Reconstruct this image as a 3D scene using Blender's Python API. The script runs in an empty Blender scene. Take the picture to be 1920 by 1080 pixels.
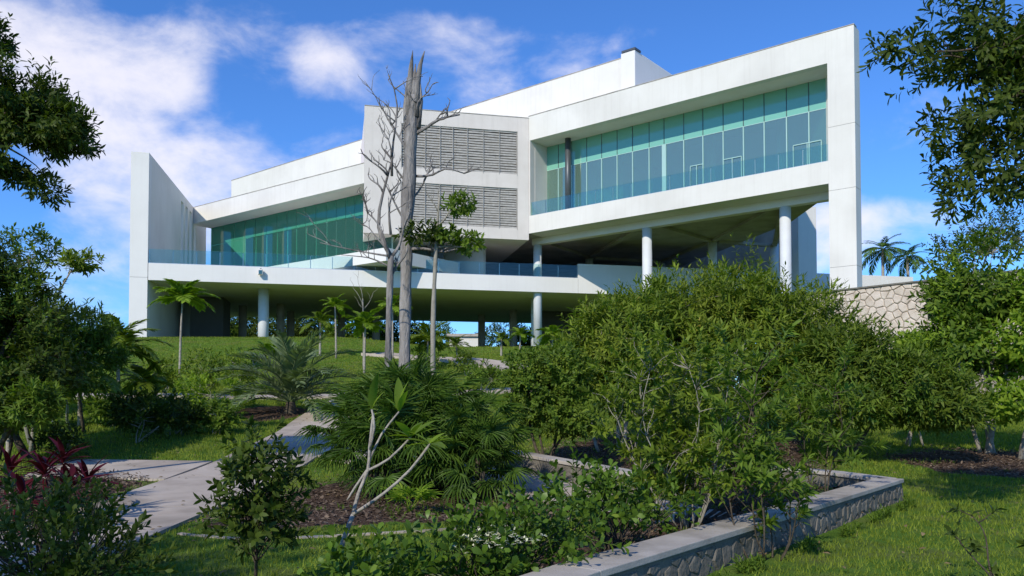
import bpy, math, random
import numpy as np
from mathutils import Vector, Matrix, noise
random.seed(7); rng = np.random.default_rng(7)
S = bpy.context.scene
C = S.collection
R = math.radians

# ------------------------------------------------------------------ camera, sky, sun, exposure
FPX = 1493.0; CX = 960.0; TILT = R(1.7); EYE = 1.6; HORIZON = 750.0
CY = HORIZON - FPX*math.tan(TILT)
cam = bpy.data.cameras.new('camera'); camo = bpy.data.objects.new('camera', cam); C.objects.link(camo)
camo.location = (0, 0, EYE); camo.rotation_euler = (R(90)+TILT, 0, 0)
cam.sensor_width = 36; cam.lens = 36*FPX/1920; cam.shift_y = (CY-540)/1920
cam.clip_start = 0.1; cam.clip_end = 6000
S.camera = camo
SUN_AZ = Vector((-0.46, -0.888)).normalized(); SUN_EL = R(34)
S.view_settings.view_transform = 'Standard'; S.view_settings.look = 'None'
S.view_settings.gamma = 1; S.view_settings.use_curve_mapping = False
S.view_settings.exposure = 0.22

def ray(px, py):
    b = (CY-py)/FPX; a = (px-CX)/FPX
    fy = math.cos(TILT)-b*math.sin(TILT)
    return a/fy, (b*math.cos(TILT)+math.sin(TILT))/fy
def W(px, py, d):
    a, u = ray(px, py); return Vector((a*d, d, EYE+u*d))

world = bpy.data.worlds.new('World'); S.world = world; world.use_nodes = True
nt = world.node_tree; nt.nodes.clear()
N = nt.nodes.new; LK = nt.links.new
out = N('ShaderNodeOutputWorld'); bg = N('ShaderNodeBackground'); sky = N('ShaderNodeTexSky')
sky.sky_type = 'NISHITA'; sky.sun_disc = False; sky.sun_elevation = SUN_EL
sky.sun_rotation = math.atan2(SUN_AZ.x, SUN_AZ.y)
sky.air_density = 1.0; sky.dust_density = 0.15; sky.ozone_density = 2.0; sky.altitude = 20
tint = N('ShaderNodeMix'); tint.data_type = 'RGBA'; tint.blend_type = 'MULTIPLY'; tint.inputs[0].default_value = 1
tint.inputs[7].default_value = (0.35, 0.66, 1.12, 1)
LK(sky.outputs[0], tint.inputs[6])
tc = N('ShaderNodeTexCoord')
def cloud_noise(scale, detail, rough, stretch, off):
    mp = N('ShaderNodeMapping'); mp.inputs['Scale'].default_value = stretch; mp.inputs['Location'].default_value = off
    LK(tc.outputs['Generated'], mp.inputs[0])
    nz = N('ShaderNodeTexNoise'); nz.inputs['Scale'].default_value = scale; nz.inputs['Detail'].default_value = detail
    nz.inputs['Roughness'].default_value = rough; nz.inputs['Distortion'].default_value = 0.25
    LK(mp.outputs[0], nz.inputs['Vector']); return nz.outputs['Fac']
def mth(op, a, b=None, clamp=False):
    m = N('ShaderNodeMath'); m.operation = op; m.use_clamp = clamp
    for i, v in enumerate((a, b)):
        if v is None: continue
        if isinstance(v, (int, float)): m.inputs[i].default_value = v
        else: LK(v, m.inputs[i])
    return m.outputs[0]
def cloud_bank(px, py, r, amp, sx=1.0, sz=1.0):
    d = W(px, py, 1.0)-Vector((0, 0, EYE)); d.normalize()
    sb = N('ShaderNodeVectorMath'); sb.operation = 'SUBTRACT'; LK(tc.outputs['Generated'], sb.inputs[0]); sb.inputs[1].default_value = d
    sc = N('ShaderNodeVectorMath'); sc.operation = 'MULTIPLY'; LK(sb.outputs[0], sc.inputs[0]); sc.inputs[1].default_value = (1/sx, 1/sx, 1/sz)
    ln = N('ShaderNodeVectorMath'); ln.operation = 'LENGTH'; LK(sc.outputs[0], ln.inputs[0])
    mr = N('ShaderNodeMapRange'); mr.interpolation_type = 'SMOOTHERSTEP'
    mr.inputs[1].default_value = r; mr.inputs[2].default_value = 0.0; mr.inputs[3].default_value = 0; mr.inputs[4].default_value = amp
    LK(ln.outputs['Value'], mr.inputs[0]); return mr.outputs[0]
big = cloud_noise(3.2, 9, 0.55, (1, 1, 1.9), (3.1, 1.7, 0.4))
fine = cloud_noise(11, 8, 0.6, (1, 1, 1.7), (0.3, 5.2, 1.4))
dens = mth('ADD', mth('MULTIPLY', big, 0.72), mth('MULTIPLY', fine, 0.40))
for args in [(90, 60, .20, .14, 1.2, .8), (230, 190, .26, .17, 1.2, .8), (400, 260, .22, .12, 1.3, .7), (450, 120, .10, -.12), (250, 20, .08, -.10), (340, 75, .09, .13), (300, 370, .22, .16, 1.3, .7),
             (580, 105, .11, .20, 1.1, .7), (690, 180, .10, .06), (950, 105, .17, .19, 1.3, .6), (1130, 90, .12, .08, 1.3, .5), (790, 60, .12, .06),
             (1680, 240, .13, .14, 1.2, .6), (1670, 425, .16, .12, 2, .35), (1560, 460, .12, .24, .8, 1), (1690, 385, .1, .06, 2, .3), (475, 30, .05, .1), (120, 560, .25, .10, 1.6, .5),(1860,150,.2,.05)]:
    dens = mth('ADD', dens, cloud_bank(*args))
cr = N('ShaderNodeMapRange'); cr.interpolation_type = 'SMOOTHSTEP'
cr.inputs[1].default_value = 0.665; cr.inputs[2].default_value = 0.95; cr.inputs[3].default_value = 0; cr.inputs[4].default_value = 0.85
LK(dens, cr.inputs[0])
cm = N('ShaderNodeMix'); cm.data_type = 'RGBA'; LK(cr.outputs[0], cm.inputs[0]); LK(tint.outputs[2], cm.inputs[6])
cm.inputs[7].default_value = (6.1, 5.9, 6.3, 1)
LK(cm.outputs[2], bg.inputs[0]); bg.inputs[1].default_value = 0.145
LK(bg.outputs[0], out.inputs[0])

sun = bpy.data.lights.new('sun', 'SUN'); suno = bpy.data.objects.new('sun', sun); C.objects.link(suno)
sun.energy = 3.4; sun.angle = R(0.5); sun.color = (1.0, 0.92, 0.77)
sd = Vector((SUN_AZ.x*math.cos(SUN_EL), SUN_AZ.y*math.cos(SUN_EL), math.sin(SUN_EL)))
suno.rotation_euler = sd.to_track_quat('Z', 'Y').to_euler(); suno.location = (-30, -40, 40)
S.render.engine = 'CYCLES'
S.cycles.max_bounces = 8; S.cycles.transparent_max_bounces = 12; S.cycles.diffuse_bounces = 4

# ------------------------------------------------------------------ helpers
def tag(o, label=None, cat=None, group=None, kind=None):
    if label: o['label'] = label
    if cat: o['category'] = cat
    if group: o['group'] = group
    if kind: o['kind'] = kind
    return o
def empty(name, loc, label, cat, group=None, rz=0):
    o = bpy.data.objects.new(name, None); C.objects.link(o); o.location = loc; o.rotation_euler.z = rz
    o.empty_display_size = .3
    return tag(o, label, cat, group)
def wloc(o):
    v = Vector((0, 0, 0))
    while o: v = v+Vector(o.location); o = o.parent
    return v
def link(name, me, mats, parent=None, loc=None, rot=None, scale=None):
    if mats is not None and len(me.materials) == 0:
        for m in (mats if isinstance(mats, (list, tuple)) else [mats]): me.materials.append(m)
    o = bpy.data.objects.new(name, me); C.objects.link(o)
    if parent: o.parent = parent
    if loc is not None: o.location = loc
    if rot is not None: o.rotation_euler = rot
    if scale is not None: o.scale = (scale,)*3 if isinstance(scale, (int, float)) else scale
    return o
def np_mesh(name, V, Q, smooth=False, mat_idx=None):
    """V (n,3); Q list of index arrays (m,k)"""
    me = bpy.data.meshes.new(name)
    V = np.asarray(V, dtype=np.float32)
    me.vertices.add(len(V)); me.vertices.foreach_set('co', V.ravel())
    loops = np.concatenate([q.ravel() for q in Q]).astype(np.int32)
    tot = np.concatenate([np.full(len(q), q.shape[1], dtype=np.int32) for q in Q])
    start = np.concatenate([[0], np.cumsum(tot)[:-1]]).astype(np.int32)
    me.loops.add(len(loops)); me.loops.foreach_set('vertex_index', loops)
    me.polygons.add(len(tot)); me.polygons.foreach_set('loop_start', start); me.polygons.foreach_set('loop_total', tot)
    if smooth: me.polygons.foreach_set('use_smooth', np.ones(len(tot), dtype=bool))
    if mat_idx is not None: me.polygons.foreach_set('material_index', mat_idx.astype(np.int32))
    me.update(calc_edges=True); return me

class MB:
    def __init__(s): s.v = []; s.f = []; s.m = []; s.mi = 0
    def add(s, vs, fs):
        n = len(s.v); s.v += [tuple(v) for v in vs]; s.f += [tuple(i+n for i in f) for f in fs]; s.m += [s.mi]*len(fs)
    def prism(s, poly, z0, z1):
        n = len(poly)
        zz0 = z0 if isinstance(z0, (list, tuple)) else [z0]*n; zz1 = z1 if isinstance(z1, (list, tuple)) else [z1]*n
        a = sum(poly[i][0]*poly[(i+1) % n][1]-poly[(i+1) % n][0]*poly[i][1] for i in range(n))
        if a < 0: poly = poly[::-1]; zz0 = zz0[::-1]; zz1 = zz1[::-1]
        vs = [(p[0], p[1], zz0[i]) for i, p in enumerate(poly)]+[(p[0], p[1], zz1[i]) for i, p in enumerate(poly)]
        s.add(vs, [tuple(range(n-1, -1, -1)), tuple(range(n, 2*n))]+[(i, (i+1) % n, (i+1) % n+n, i+n) for i in range(n)])
        return s
    def wall(s, p0, p1, t, z0, z1):
        """vertical slab from p0 to p1, thickness t to the left-hand normal side (t<0: right)"""
        d = Vector((p1[0]-p0[0], p1[1]-p0[1])).normalized(); n = Vector((-d.y, d.x))*t
        s.prism([(p0[0], p0[1]), (p1[0], p1[1]), (p1[0]+n.x, p1[1]+n.y), (p0[0]+n.x, p0[1]+n.y)], z0, z1); return s
    def tube(s, pts, rad, n=8, cap=True):
        pts = [Vector(p) for p in pts]; rings = []; m = len(pts)
        if not isinstance(rad, (list, tuple)): rad = [rad]*m
        u = None; base = len(s.v); vs = []
        for i, p in enumerate(pts):
            t = (pts[min(i+1, m-1)]-pts[max(i-1, 0)])
            if t.length < 1e-9: t = Vector((0, 0, 1))
            t.normalize()
            if u is None: u = t.orthogonal().normalized()
            else:
                u = u-t*u.dot(t)
                u = u.normalized() if u.length > 1e-6 else t.orthogonal().normalized()
            w = t.cross(u)
            for k in range(n):
                a = 2*math.pi*k/n; vs.append(p+(u*math.cos(a)+w*math.sin(a))*rad[i])
        fs = [(i*n+k, i*n+(k+1) % n, (i+1)*n+(k+1) % n, (i+1)*n+k) for i in range(m-1) for k in range(n)]
        if cap: fs += [tuple(range(n-1, -1, -1)), tuple(range((m-1)*n, m*n))]
        s.add(vs, fs); return s
    def build(s, name, mats, parent=None, smooth=False, bevel=0, world_coords=True):
        me = bpy.data.meshes.new(name)
        off = wloc(parent) if (parent and world_coords) else Vector((0, 0, 0))
        me.from_pydata([(v[0]-off.x, v[1]-off.y, v[2]-off.z) for v in s.v], [], s.f)
        me.polygons.foreach_set('material_index', s.m)
        if smooth: me.polygons.foreach_set('use_smooth', [True]*len(s.f))
        me.update()
        o = link(name, me, mats, parent)
        if bevel:
            b = o.modifiers.new('b', 'BEVEL'); b.width = bevel; b.segments = 2; b.limit_method = 'ANGLE'
        return o

# ------------------------------------------------------------------ materials
def new_mat(name):
    m = bpy.data.materials.new(name); m.use_nodes = True; n = m.node_tree; n.nodes.clear()
    return m, n, n.nodes.new, n.links.new
def surf(name, cols, rough=.8, scale=3.0, detail=6, bump=.02, bscale=30, spec=.3, streak=0.0, big=None, bdist=.02, ramp=(.3, .7), stretch=None):
    """noise mix of colours with fine relief; streak adds vertical weather stains"""
    m, n, NN, L = new_mat(name)
    o = NN('ShaderNodeOutputMaterial'); p = NN('ShaderNodeBsdfPrincipled'); L(p.outputs[0], o.inputs[0])
    p.inputs['Roughness'].default_value = rough; p.inputs['Specular IOR Level'].default_value = spec
    g0_ = NN('ShaderNodeNewGeometry')
    class G_: outputs = {'Position': g0_.outputs['Position']}
    g = G_
    if stretch:
        mp0 = NN('ShaderNodeMapping'); mp0.inputs['Scale'].default_value = stretch; L(g0_.outputs['Position'], mp0.inputs[0]); G_.outputs = {'Position': mp0.outputs[0]}
    t = NN('ShaderNodeTexNoise'); t.inputs['Scale'].default_value = scale; t.inputs['Detail'].default_value = detail; t.inputs['Roughness'].default_value = .6
    L(g.outputs['Position'], t.inputs['Vector'])
    r = NN('ShaderNodeValToRGB'); e = r.color_ramp.elements
    e[0].position = ramp[0]; e[1].position = ramp[1]; e[0].color = (*cols[0], 1); e[1].color = (*cols[-1], 1)
    for i, c in enumerate(cols[1:-1]): x = e.new(ramp[0]+(ramp[1]-ramp[0])*(i+1)/(len(cols)-1)); x.color = (*c, 1)
    L(t.outputs['Fac'], r.inputs[0]); col = r.outputs[0]
    if big:
        t2 = NN('ShaderNodeTexNoise'); t2.inputs['Scale'].default_value = big[0]; t2.inputs['Detail'].default_value = 5
        L(g.outputs['Position'], t2.inputs['Vector'])
        mr = NN('ShaderNodeMapRange'); mr.inputs[1].default_value = .48; mr.inputs[2].default_value = .68; mr.inputs[4].default_value = big[2]
        L(t2.outputs['Fac'], mr.inputs[0])
        mx = NN('ShaderNodeMix'); mx.data_type = 'RGBA'; L(mr.outputs[0], mx.inputs[0]); L(col, mx.inputs[6]); mx.inputs[7].default_value = (*big[1], 1); col = mx.outputs[2]
    if streak:
        mp = NN('ShaderNodeMapping'); mp.inputs['Scale'].default_value = (1.6, 1.6, .07); L(g.outputs['Position'], mp.inputs[0])
        t3 = NN('ShaderNodeTexNoise'); t3.inputs['Scale'].default_value = 2.5; t3.inputs['Detail'].default_value = 7; t3.inputs['Roughness'].default_value = .65
        L(mp.outputs[0], t3.inputs['Vector'])
        mr = NN('ShaderNodeMapRange'); mr.inputs[1].default_value = .5; mr.inputs[2].default_value = .8; mr.inputs[4].default_value = streak
        L(t3.outputs['Fac'], mr.inputs[0])
        mx = NN('ShaderNodeMix'); mx.data_type = 'RGBA'; L(mr.outputs[0], mx.inputs[0]); L(col, mx.inputs[6]); mx.inputs[7].default_value = (.36, .32, .26, 1); col = mx.outputs[2]
    L(col, p.inputs['Base Color'])
    if bump:
        tb = NN('ShaderNodeTexNoise'); tb.inputs['Scale'].default_value = bscale; tb.inputs['Detail'].default_value = 6; L(g.outputs['Position'], tb.inputs['Vector'])
        b = NN('ShaderNodeBump'); b.inputs['Strength'].default_value = bump; b.inputs['Distance'].default_value = bdist
        L(tb.outputs['Fac'], b.inputs['Height']); L(b.outputs[0], p.inputs['Normal'])
    return m
def leaf_mat(name, dark, light, trans=.35, rough=.45, third=None):
    m, n, NN, L = new_mat(name)
    o = NN('ShaderNodeOutputMaterial'); p = NN('ShaderNodeBsdfPrincipled'); tr = NN('ShaderNodeBsdfTranslucent'); mx = NN('ShaderNodeMixShader')
    g = NN('ShaderNodeNewGeometry'); r = NN('ShaderNodeValToRGB'); e = r.color_ramp.elements
    e[0].position = .1; e[1].position = .85; e[0].color = (*dark, 1); e[1].color = (*light, 1)
    if third: x = e.new(.97); x.color = (*third, 1)
    nz = NN('ShaderNodeTexNoise'); nz.inputs['Scale'].default_value = 1.3; nz.inputs['Detail'].default_value = 2; L(g.outputs['Position'], nz.inputs['Vector'])
    ad = NN('ShaderNodeMath'); ad.operation = 'MULTIPLY_ADD'; ad.inputs[1].default_value = .62; L(g.outputs['Random Per Island'], ad.inputs[0])
    s2 = NN('ShaderNodeMath'); s2.operation = 'MULTIPLY_ADD'; s2.inputs[1].default_value = .9; s2.inputs[2].default_value = -.25; L(nz.outputs['Fac'], s2.inputs[0]); L(s2.outputs[0], ad.inputs[2])
    L(ad.outputs[0], r.inputs[0]); L(r.outputs[0], p.inputs['Base Color'])
    p.inputs['Roughness'].default_value = rough+.08; p.inputs['Specular IOR Level'].default_value = .2
    br = NN('ShaderNodeMix'); br.data_type = 'RGBA'; br.blend_type = 'MULTIPLY'; br.inputs[0].default_value = 1
    L(r.outputs[0], br.inputs[6]); br.inputs[7].default_value = (1.5, 1.7, .6, 1); L(br.outputs[2], tr.inputs[0])
    mx.inputs[0].default_value = trans; L(p.outputs[0], mx.inputs[1]); L(tr.outputs[0], mx.inputs[2]); L(mx.outputs[0], o.inputs[0])
    return m
def glass_mat(name, tintc, refl=.25, rough=0.02, opaque=0.0, base=(.2, .5, .4)):
    m, n, NN, L = new_mat(name)
    o = NN('ShaderNodeOutputMaterial'); t = NN('ShaderNodeBsdfTransparent'); t.inputs[0].default_value = (*tintc, 1)
    g = NN('ShaderNodeBsdfGlossy'); g.inputs['Roughness'].default_value = rough; g.inputs[0].default_value = (.85, .97, .95, 1)
    f = NN('ShaderNodeFresnel'); f.inputs['IOR'].default_value = 1.5
    ad = NN('ShaderNodeMath'); ad.operation = 'ADD'; ad.inputs[1].default_value = refl; ad.use_clamp = True; L(f.outputs[0], ad.inputs[0])
    df = NN('ShaderNodeBsdfDiffuse'); df.inputs[0].default_value = (*base, 1)
    m0 = NN('ShaderNodeMixShader'); m0.inputs[0].default_value = opaque; L(t.outputs[0], m0.inputs[1]); L(df.outputs[0], m0.inputs[2])
    m1 = NN('ShaderNodeMixShader'); L(ad.outputs[0], m1.inputs[0]); L(m0.outputs[0], m1.inputs[1]); L(g.outputs[0], m1.inputs[2]); L(m1.outputs[0], o.inputs[0])
    return m
def plain(name, c, rough=.5, metal=0, spec=.5):
    m, n, NN, L = new_mat(name)
    o = NN('ShaderNodeOutputMaterial'); p = NN('ShaderNodeBsdfPrincipled'); L(p.outputs[0], o.inputs[0])
    t = NN('ShaderNodeTexNoise'); t.inputs['Scale'].default_value = 12; r = NN('ShaderNodeMix'); r.data_type = 'RGBA'
    L(t.outputs['Fac'], r.inputs[0]); r.inputs[6].default_value = (*[x*.85 for x in c], 1); r.inputs[7].default_value = (*[min(1, x*1.1) for x in c], 1)
    L(r.outputs[2], p.inputs['Base Color']); p.inputs['Roughness'].default_value = rough; p.inputs['Metallic'].default_value = metal; p.inputs['Specular IOR Level'].default_value = spec
    return m

M = {}
M['white'] = surf('white_render', [(.70, .68, .63), (.77, .75, .705)], .85, .35, 8, .06, 60, .2, .16, big=(.22, (.60, .58, .54), .6))
M['white_cool'] = surf('white_render_clean', [(.72, .705, .68), (.78, .765, .74)], .85, .35, 8, .06, 60, .2, .09)
M['stone_clad'] = surf('pale_stone_face', [(.65, .60, .55), (.72, .67, .62)], .85, .8, 8, .1, 40, .2, .22)
M['soffit'] = surf('soffit_render', [(.76, .68, .64), (.82, .75, .71)], .9, .5, 6, .05, 40, .1)
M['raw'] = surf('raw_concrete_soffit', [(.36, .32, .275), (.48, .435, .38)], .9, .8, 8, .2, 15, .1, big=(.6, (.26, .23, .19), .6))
M['column'] = surf('column_paint', [(.60, .62, .64), (.66, .68, .70)], .6, 1.5, 5, .03, 30, .4, .1)
M['steel'] = plain('dark_steel', (.10, .11, .12), .45, .4)
M['metal'] = plain('brushed_metal', (.55, .57, .58), .35, .8)
M['slat'] = surf('weathered_slats', [(.34, .325, .30), (.50, .48, .45)], .8, 5, 6, .1, 30, .2)
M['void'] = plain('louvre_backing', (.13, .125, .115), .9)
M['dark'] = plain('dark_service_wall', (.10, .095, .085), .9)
M['rail_glass'] = glass_mat('rail_glass', (.80, .91, .88), .0)
M['glass'] = glass_mat('green_tinted_glass', (.50, .76, .66), .10, opaque=.25, base=(.33, .46, .41))
M['glass_left'] = glass_mat('deep_green_glass', (.42, .80, .66), .05, opaque=.22, base=(.06, .34, .25))
M['green_panel'] = glass_mat('dark_green_glass', (.3, .6, .5), .02, .03, opaque=.93, base=(.045, .25, .165))
M['spandrel'] = glass_mat('green_spandrel_glass', (.3, .6, .5), .04, .05, opaque=.94, base=(.21, .50, .39))
M['mullion'] = plain('pale_green_mullion', (.42, .62, .56), .4, .2)
M['inner'] = surf('interior_plaster', [(.50, .51, .49), (.6, .6, .58)], .9, .6, 4, 0)
M['floor_in'] = surf('interior_floor', [(.25, .24, .22), (.33, .32, .3)], .6, .6, 4, 0)
M['path'] = surf('path_concrete', [(.35, .295, .245), (.46, .395, .33), (.52, .455, .39)], .85, 1.1, 10, .15, 45, .2, big=(.7, (.22, .185, .15), .75))
M['coping'] = surf('coping_concrete', [(.36, .325, .285), (.50, .46, .41)], .85, 2.5, 10, .2, 50, .2, big=(1.6, (.20, .18, .15), .8))
M['mortar'] = surf('wall_mortar', [(.13, .12, .10), (.20, .185, .155)], .95, 6, 6, .3, 40, .1)  # darkened as well, so the planter face's shade sits in the mortar colour
M['mortar_dark'] = surf('dark_joint', [(.24, .205, .16), (.33, .29, .235)], .95, 6, 6, .3, 40, .1)
M['stone'] = surf('limestone_rubble', [(.46, .375, .29), (.60, .51, .42), (.68, .60, .51)], .9, 1.3, 8, .5, 14, .15, bdist=.04)
M['stone_shaded'] = surf('planter_rubble_shaded', [(.12, .11, .09), (.17, .155, .13), (.21, .195, .165)], .9, 3, 8, .5, 20, .15, bdist=.03)  # shade on the planter wall's front face is put into this darkened stone colour
M['grass'] = surf('lawn', [(.058, .118, .014), (.095, .18, .021), (.125, .215, .030)], .9, 2.2, 10, .9, 45, .1, big=(.9, (.19, .18, .06), .6), bdist=.05)
M['mulch'] = surf('mulch_soil', [(.035, .022, .015), (.085, .055, .038), (.14, .10, .075)], .95, 14, 8, .8, 50, .1, bdist=.04)
M['bark'] = surf('bark_pale', [(.20, .175, .145), (.34, .31, .265), (.42, .39, .34)], .9, 9, 9, .7, 35, .1, bdist=.02)
M['bark_dead'] = surf('bark_dead', [(.11, .10, .093), (.25, .235, .22), (.36, .34, .32)], .9, 7, 10, 1, 22, .1, bdist=.05, big=(4, (.07, .062, .058), .75), stretch=(1, 1, .22))
M['bark_dark'] = surf('bark_brown', [(.05, .04, .03), (.12, .10, .075)], .9, 12, 8, .6, 35, .1)
M['bark_grey'] = surf('bark_grey_smooth', [(.22, .205, .165), (.33, .31, .26)], .8, 9, 8, .35, 30, .2)
M['lf_bush'] = leaf_mat('leaf_bush', (.060, .105, .012), (.22, .29, .032), .38)
M['lf_dark'] = leaf_mat('leaf_dark', (.026, .046, .007), (.085, .125, .018), .30)
M['lf_mid'] = leaf_mat('leaf_mid', (0.044, 0.087, 0.011), (0.154, 0.234, 0.026), .35)
M['lf_bright'] = leaf_mat('leaf_bright', (0.100, 0.188, 0.018), (0.271, 0.376, 0.034), .4)
M['lf_olive'] = leaf_mat('leaf_olive', (.055, .092, .010), (.15, .205, .024), .35)
M['lf_palm'] = leaf_mat('leaf_palm', (.035, .075, .012), (.10, .175, .024), .25, .36)
M['lf_date'] = leaf_mat('leaf_date_palm', (.085, .125, .055), (.21, .27, .13), .25, .4)
M['lf_yel'] = leaf_mat('leaf_yellow_green', (.10, .17, .02), (.24, .30, .04), .4)
M['lf_glossy'] = leaf_mat('leaf_glossy', (0.036, 0.078, 0.010), (0.109, 0.188, 0.021), .22, .3, third=(.2, .24, .03))
M['lf_red'] = leaf_mat('leaf_red', (.030, .005, .008), (.095, .007, .014), .10, .45)
M['blade'] = leaf_mat('grass_blade', (0.090, 0.133, 0.014), (0.236, 0.297, 0.033), .3, .6, third=(.22, .19, .08))
M['lf_yel2'] = leaf_mat('leaf_young', (.09, .13, .015), (.24, .29, .035), .4, third=(.34, .26, .05))
M['petal'] = plain('white_petal', (.62, .62, .42), .6)
M['chip'] = leaf_mat('mulch_chip', (.05, .03, .02), (.20, .15, .11), .0, .9)
M['dry'] = leaf_mat('dry_palm_leaf', (.14, .10, .05), (.28, .20, .11), .2, .8)

# ------------------------------------------------------------------ terrain
def smooth01(t): t = np.clip(t, 0, 1); return t*t*(3-2*t)
def gz(x, y):
    x = np.asarray(x, float); y = np.asarray(y, float)
    def prof(yy, xs, zs):
        return sum(np.interp(yy+k, xs, zs) for k in (-1.2, -.6, 0, .6, 1.2))/5
    zl = prof(y, [-1e3, 12, 15, 18, 22, 26, 30, 36, 44, 50, 55, 57, 4000], [0, 0, .15, .4, .8, 1.25, 1.7, 2.4, 3.6, 4.8, 5.98, 6.05, 6.05])
    zr = prof(y, [-1e3, 13, 20, 30, 39, 46, 4000], [0, 0, .25, .95, 1.9, 2.2, 2.2])
    t = smooth01((x-4)/10.0)
    z = zl*(1-t)+zr*t
    z = z-.68*smooth01((x+13)/9)*smooth01((y-44)/10)*(1-t)
    z = z+1.15*np.exp(-((x-6)/2.6)**2-((y-53)/5)**2)
    z = z+.035*np.sin(x*.9+y*.35)*np.sin(y*.7-x*.2)*np.clip((56-y)/8, 0, 1)
    return z
def g(x, y): return float(gz(x, y))
def hit(px, py):
    a, u = ray(px, py)
    d = np.arange(3, 90, .05); z = EYE+u*d; k = np.nonzero(z <= gz(a*d, d))[0]
    dd = d[k[0]] if len(k) else 60
    return Vector((a*dd, dd, g(a*dd, dd)))
def at(px, d):
    a, _ = ray(px, 750); return Vector((a*d, d, g(a*d, d)))

xs = np.concatenate([[-3000, -900, -300, -120, -70, -50], np.arange(-40, 45, .5), [50, 70, 120, 300, 900, 3000]])
ys = np.concatenate([[-900, -200, -60, -25], np.arange(-10, 76, .5), [80, 90, 120, 200, 500, 1200, 4000]])
XX, YY = np.meshgrid(xs, ys); ZZ = gz(XX, YY)
nx, ny = len(xs), len(ys); idx = np.arange(nx*ny).reshape(ny, nx)
Q = np.stack([idx[:-1, :-1], idx[:-1, 1:], idx[1:, 1:], idx[1:, :-1]], -1).reshape(-1, 4)
me = np_mesh('ground', np.stack([XX, YY, ZZ], -1).reshape(-1, 3), [Q], True)
tag(link('ground', me, M['grass']), 'green lawn rising up the hill to the building', kind='structure')

def catmull(P, step=.4):
    P = [Vector(p) for p in P]; P = [P[0]*2-P[1]]+P+[P[-1]*2-P[-2]]; o = []
    for i in range(1, len(P)-2):
        n = max(2, int((P[i+1]-P[i]).length/step))
        for k in range(n):
            t = k/n; a, b, c, d = P[i-1], P[i], P[i+1], P[i+2]
            o.append(.5*((2*b)+(c-a)*t+(2*a-5*b+4*c-d)*t*t+(3*b-a-3*c+d)*t**3))
    o.append(P[-2]); return o
def path(name, pts, width, panel=3.0, lift=.045):
    root = empty(name, (pts[0][0], pts[0][1], g(pts[0][0], pts[0][1])), None, None); root['kind'] = 'structure'
    line = catmull([(p[0], p[1], 0) for p in pts]); 
    dist = 0; seg = [0]; cuts = [0]
    for i in range(1, len(line)):
        dist += (line[i]-line[i-1]).length
        if dist >= panel: cuts.append(i); dist = 0
    if cuts[-1] != len(line)-1: cuts.append(len(line)-1)
    for a, b in zip(cuts[:-1], cuts[1:]):
        sub = [line[i].copy() for i in range(a, b+1)]
        t0 = (sub[1]-sub[0]).normalized(); sub[0] += t0*.012; sub[-1] -= t0*.012
        m = MB(); vs = []
        for i, p in enumerate(sub):
            t = (sub[min(i+1, len(sub)-1)]-sub[max(i-1, 0)]).normalized(); n = Vector((-t.y, t.x, 0))
            for s_, dz in ((-1, -.25), (-1, 0), (-.33, 0), (.33, 0), (1, 0), (1, -.25)):
                q = p+n*(s_*width/2); vs.append((q.x, q.y, max(g(q.x, q.y), g(p.x, p.y)-.03)+lift+dz))
        fs = [(i*6+k, i*6+k+1, (i+1)*6+k+1, (i+1)*6+k) for i in range(len(sub)-1) for k in range(5)]
        fs += [(5, 4, 3, 2, 1, 0), tuple(range((len(sub)-1)*6, len(sub)*6))]
        m.add(vs, fs); m.build('concrete_panel', M['path'], root)
    return root
pa = path('garden_path', [(-4.6, 2), (-5.1, 8), (-5.25, 12), (-5.2, 16), (-5.2, 20), (-5.5, 24), (-5.6, 29)], 1.95)
pa['label'] = 'concrete footpath running away from the lower left'
pb = path('cross_path', [(-30, 33), (-20, 30.8), (-12, 30), (-5.6, 30.2), (-1.5, 31.5), (3, 33.5), (6, 35)], 1.5, 3)
pb['label'] = 'narrow concrete path crossing the slope'
pc = path('upper_path', [(8.5, 34.5), (4.5, 37.2), (1.2, 40.2), (-.6, 43), (-3, 45.5), (-6, 47.6), (-8.5, 49)], 2.5, 3)
pc['label'] = 'pale concrete path curving up the lawn to the building'
pd_ = path('lower_path', [(-4.3, 18.4), (-3, 17.2), (-1, 15.4), (.5, 13.6), (1.6, 12.0), (2.4, 10.5)], 1.5, 3)
pd_['label'] = 'short concrete path below the low stone wall'
m = MB(); 
slab = [(-6.22, 14.3), (-6.22, 16.6), (-9.3, 17.0), (-9.1, 14.9)]
m.prism(slab, [.0]*4, [g(*p)+.05 for p in slab]); o = m.build('path_slab', M['path']); tag(o, 'square concrete landing joining the footpath from the left', kind='structure')

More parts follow.
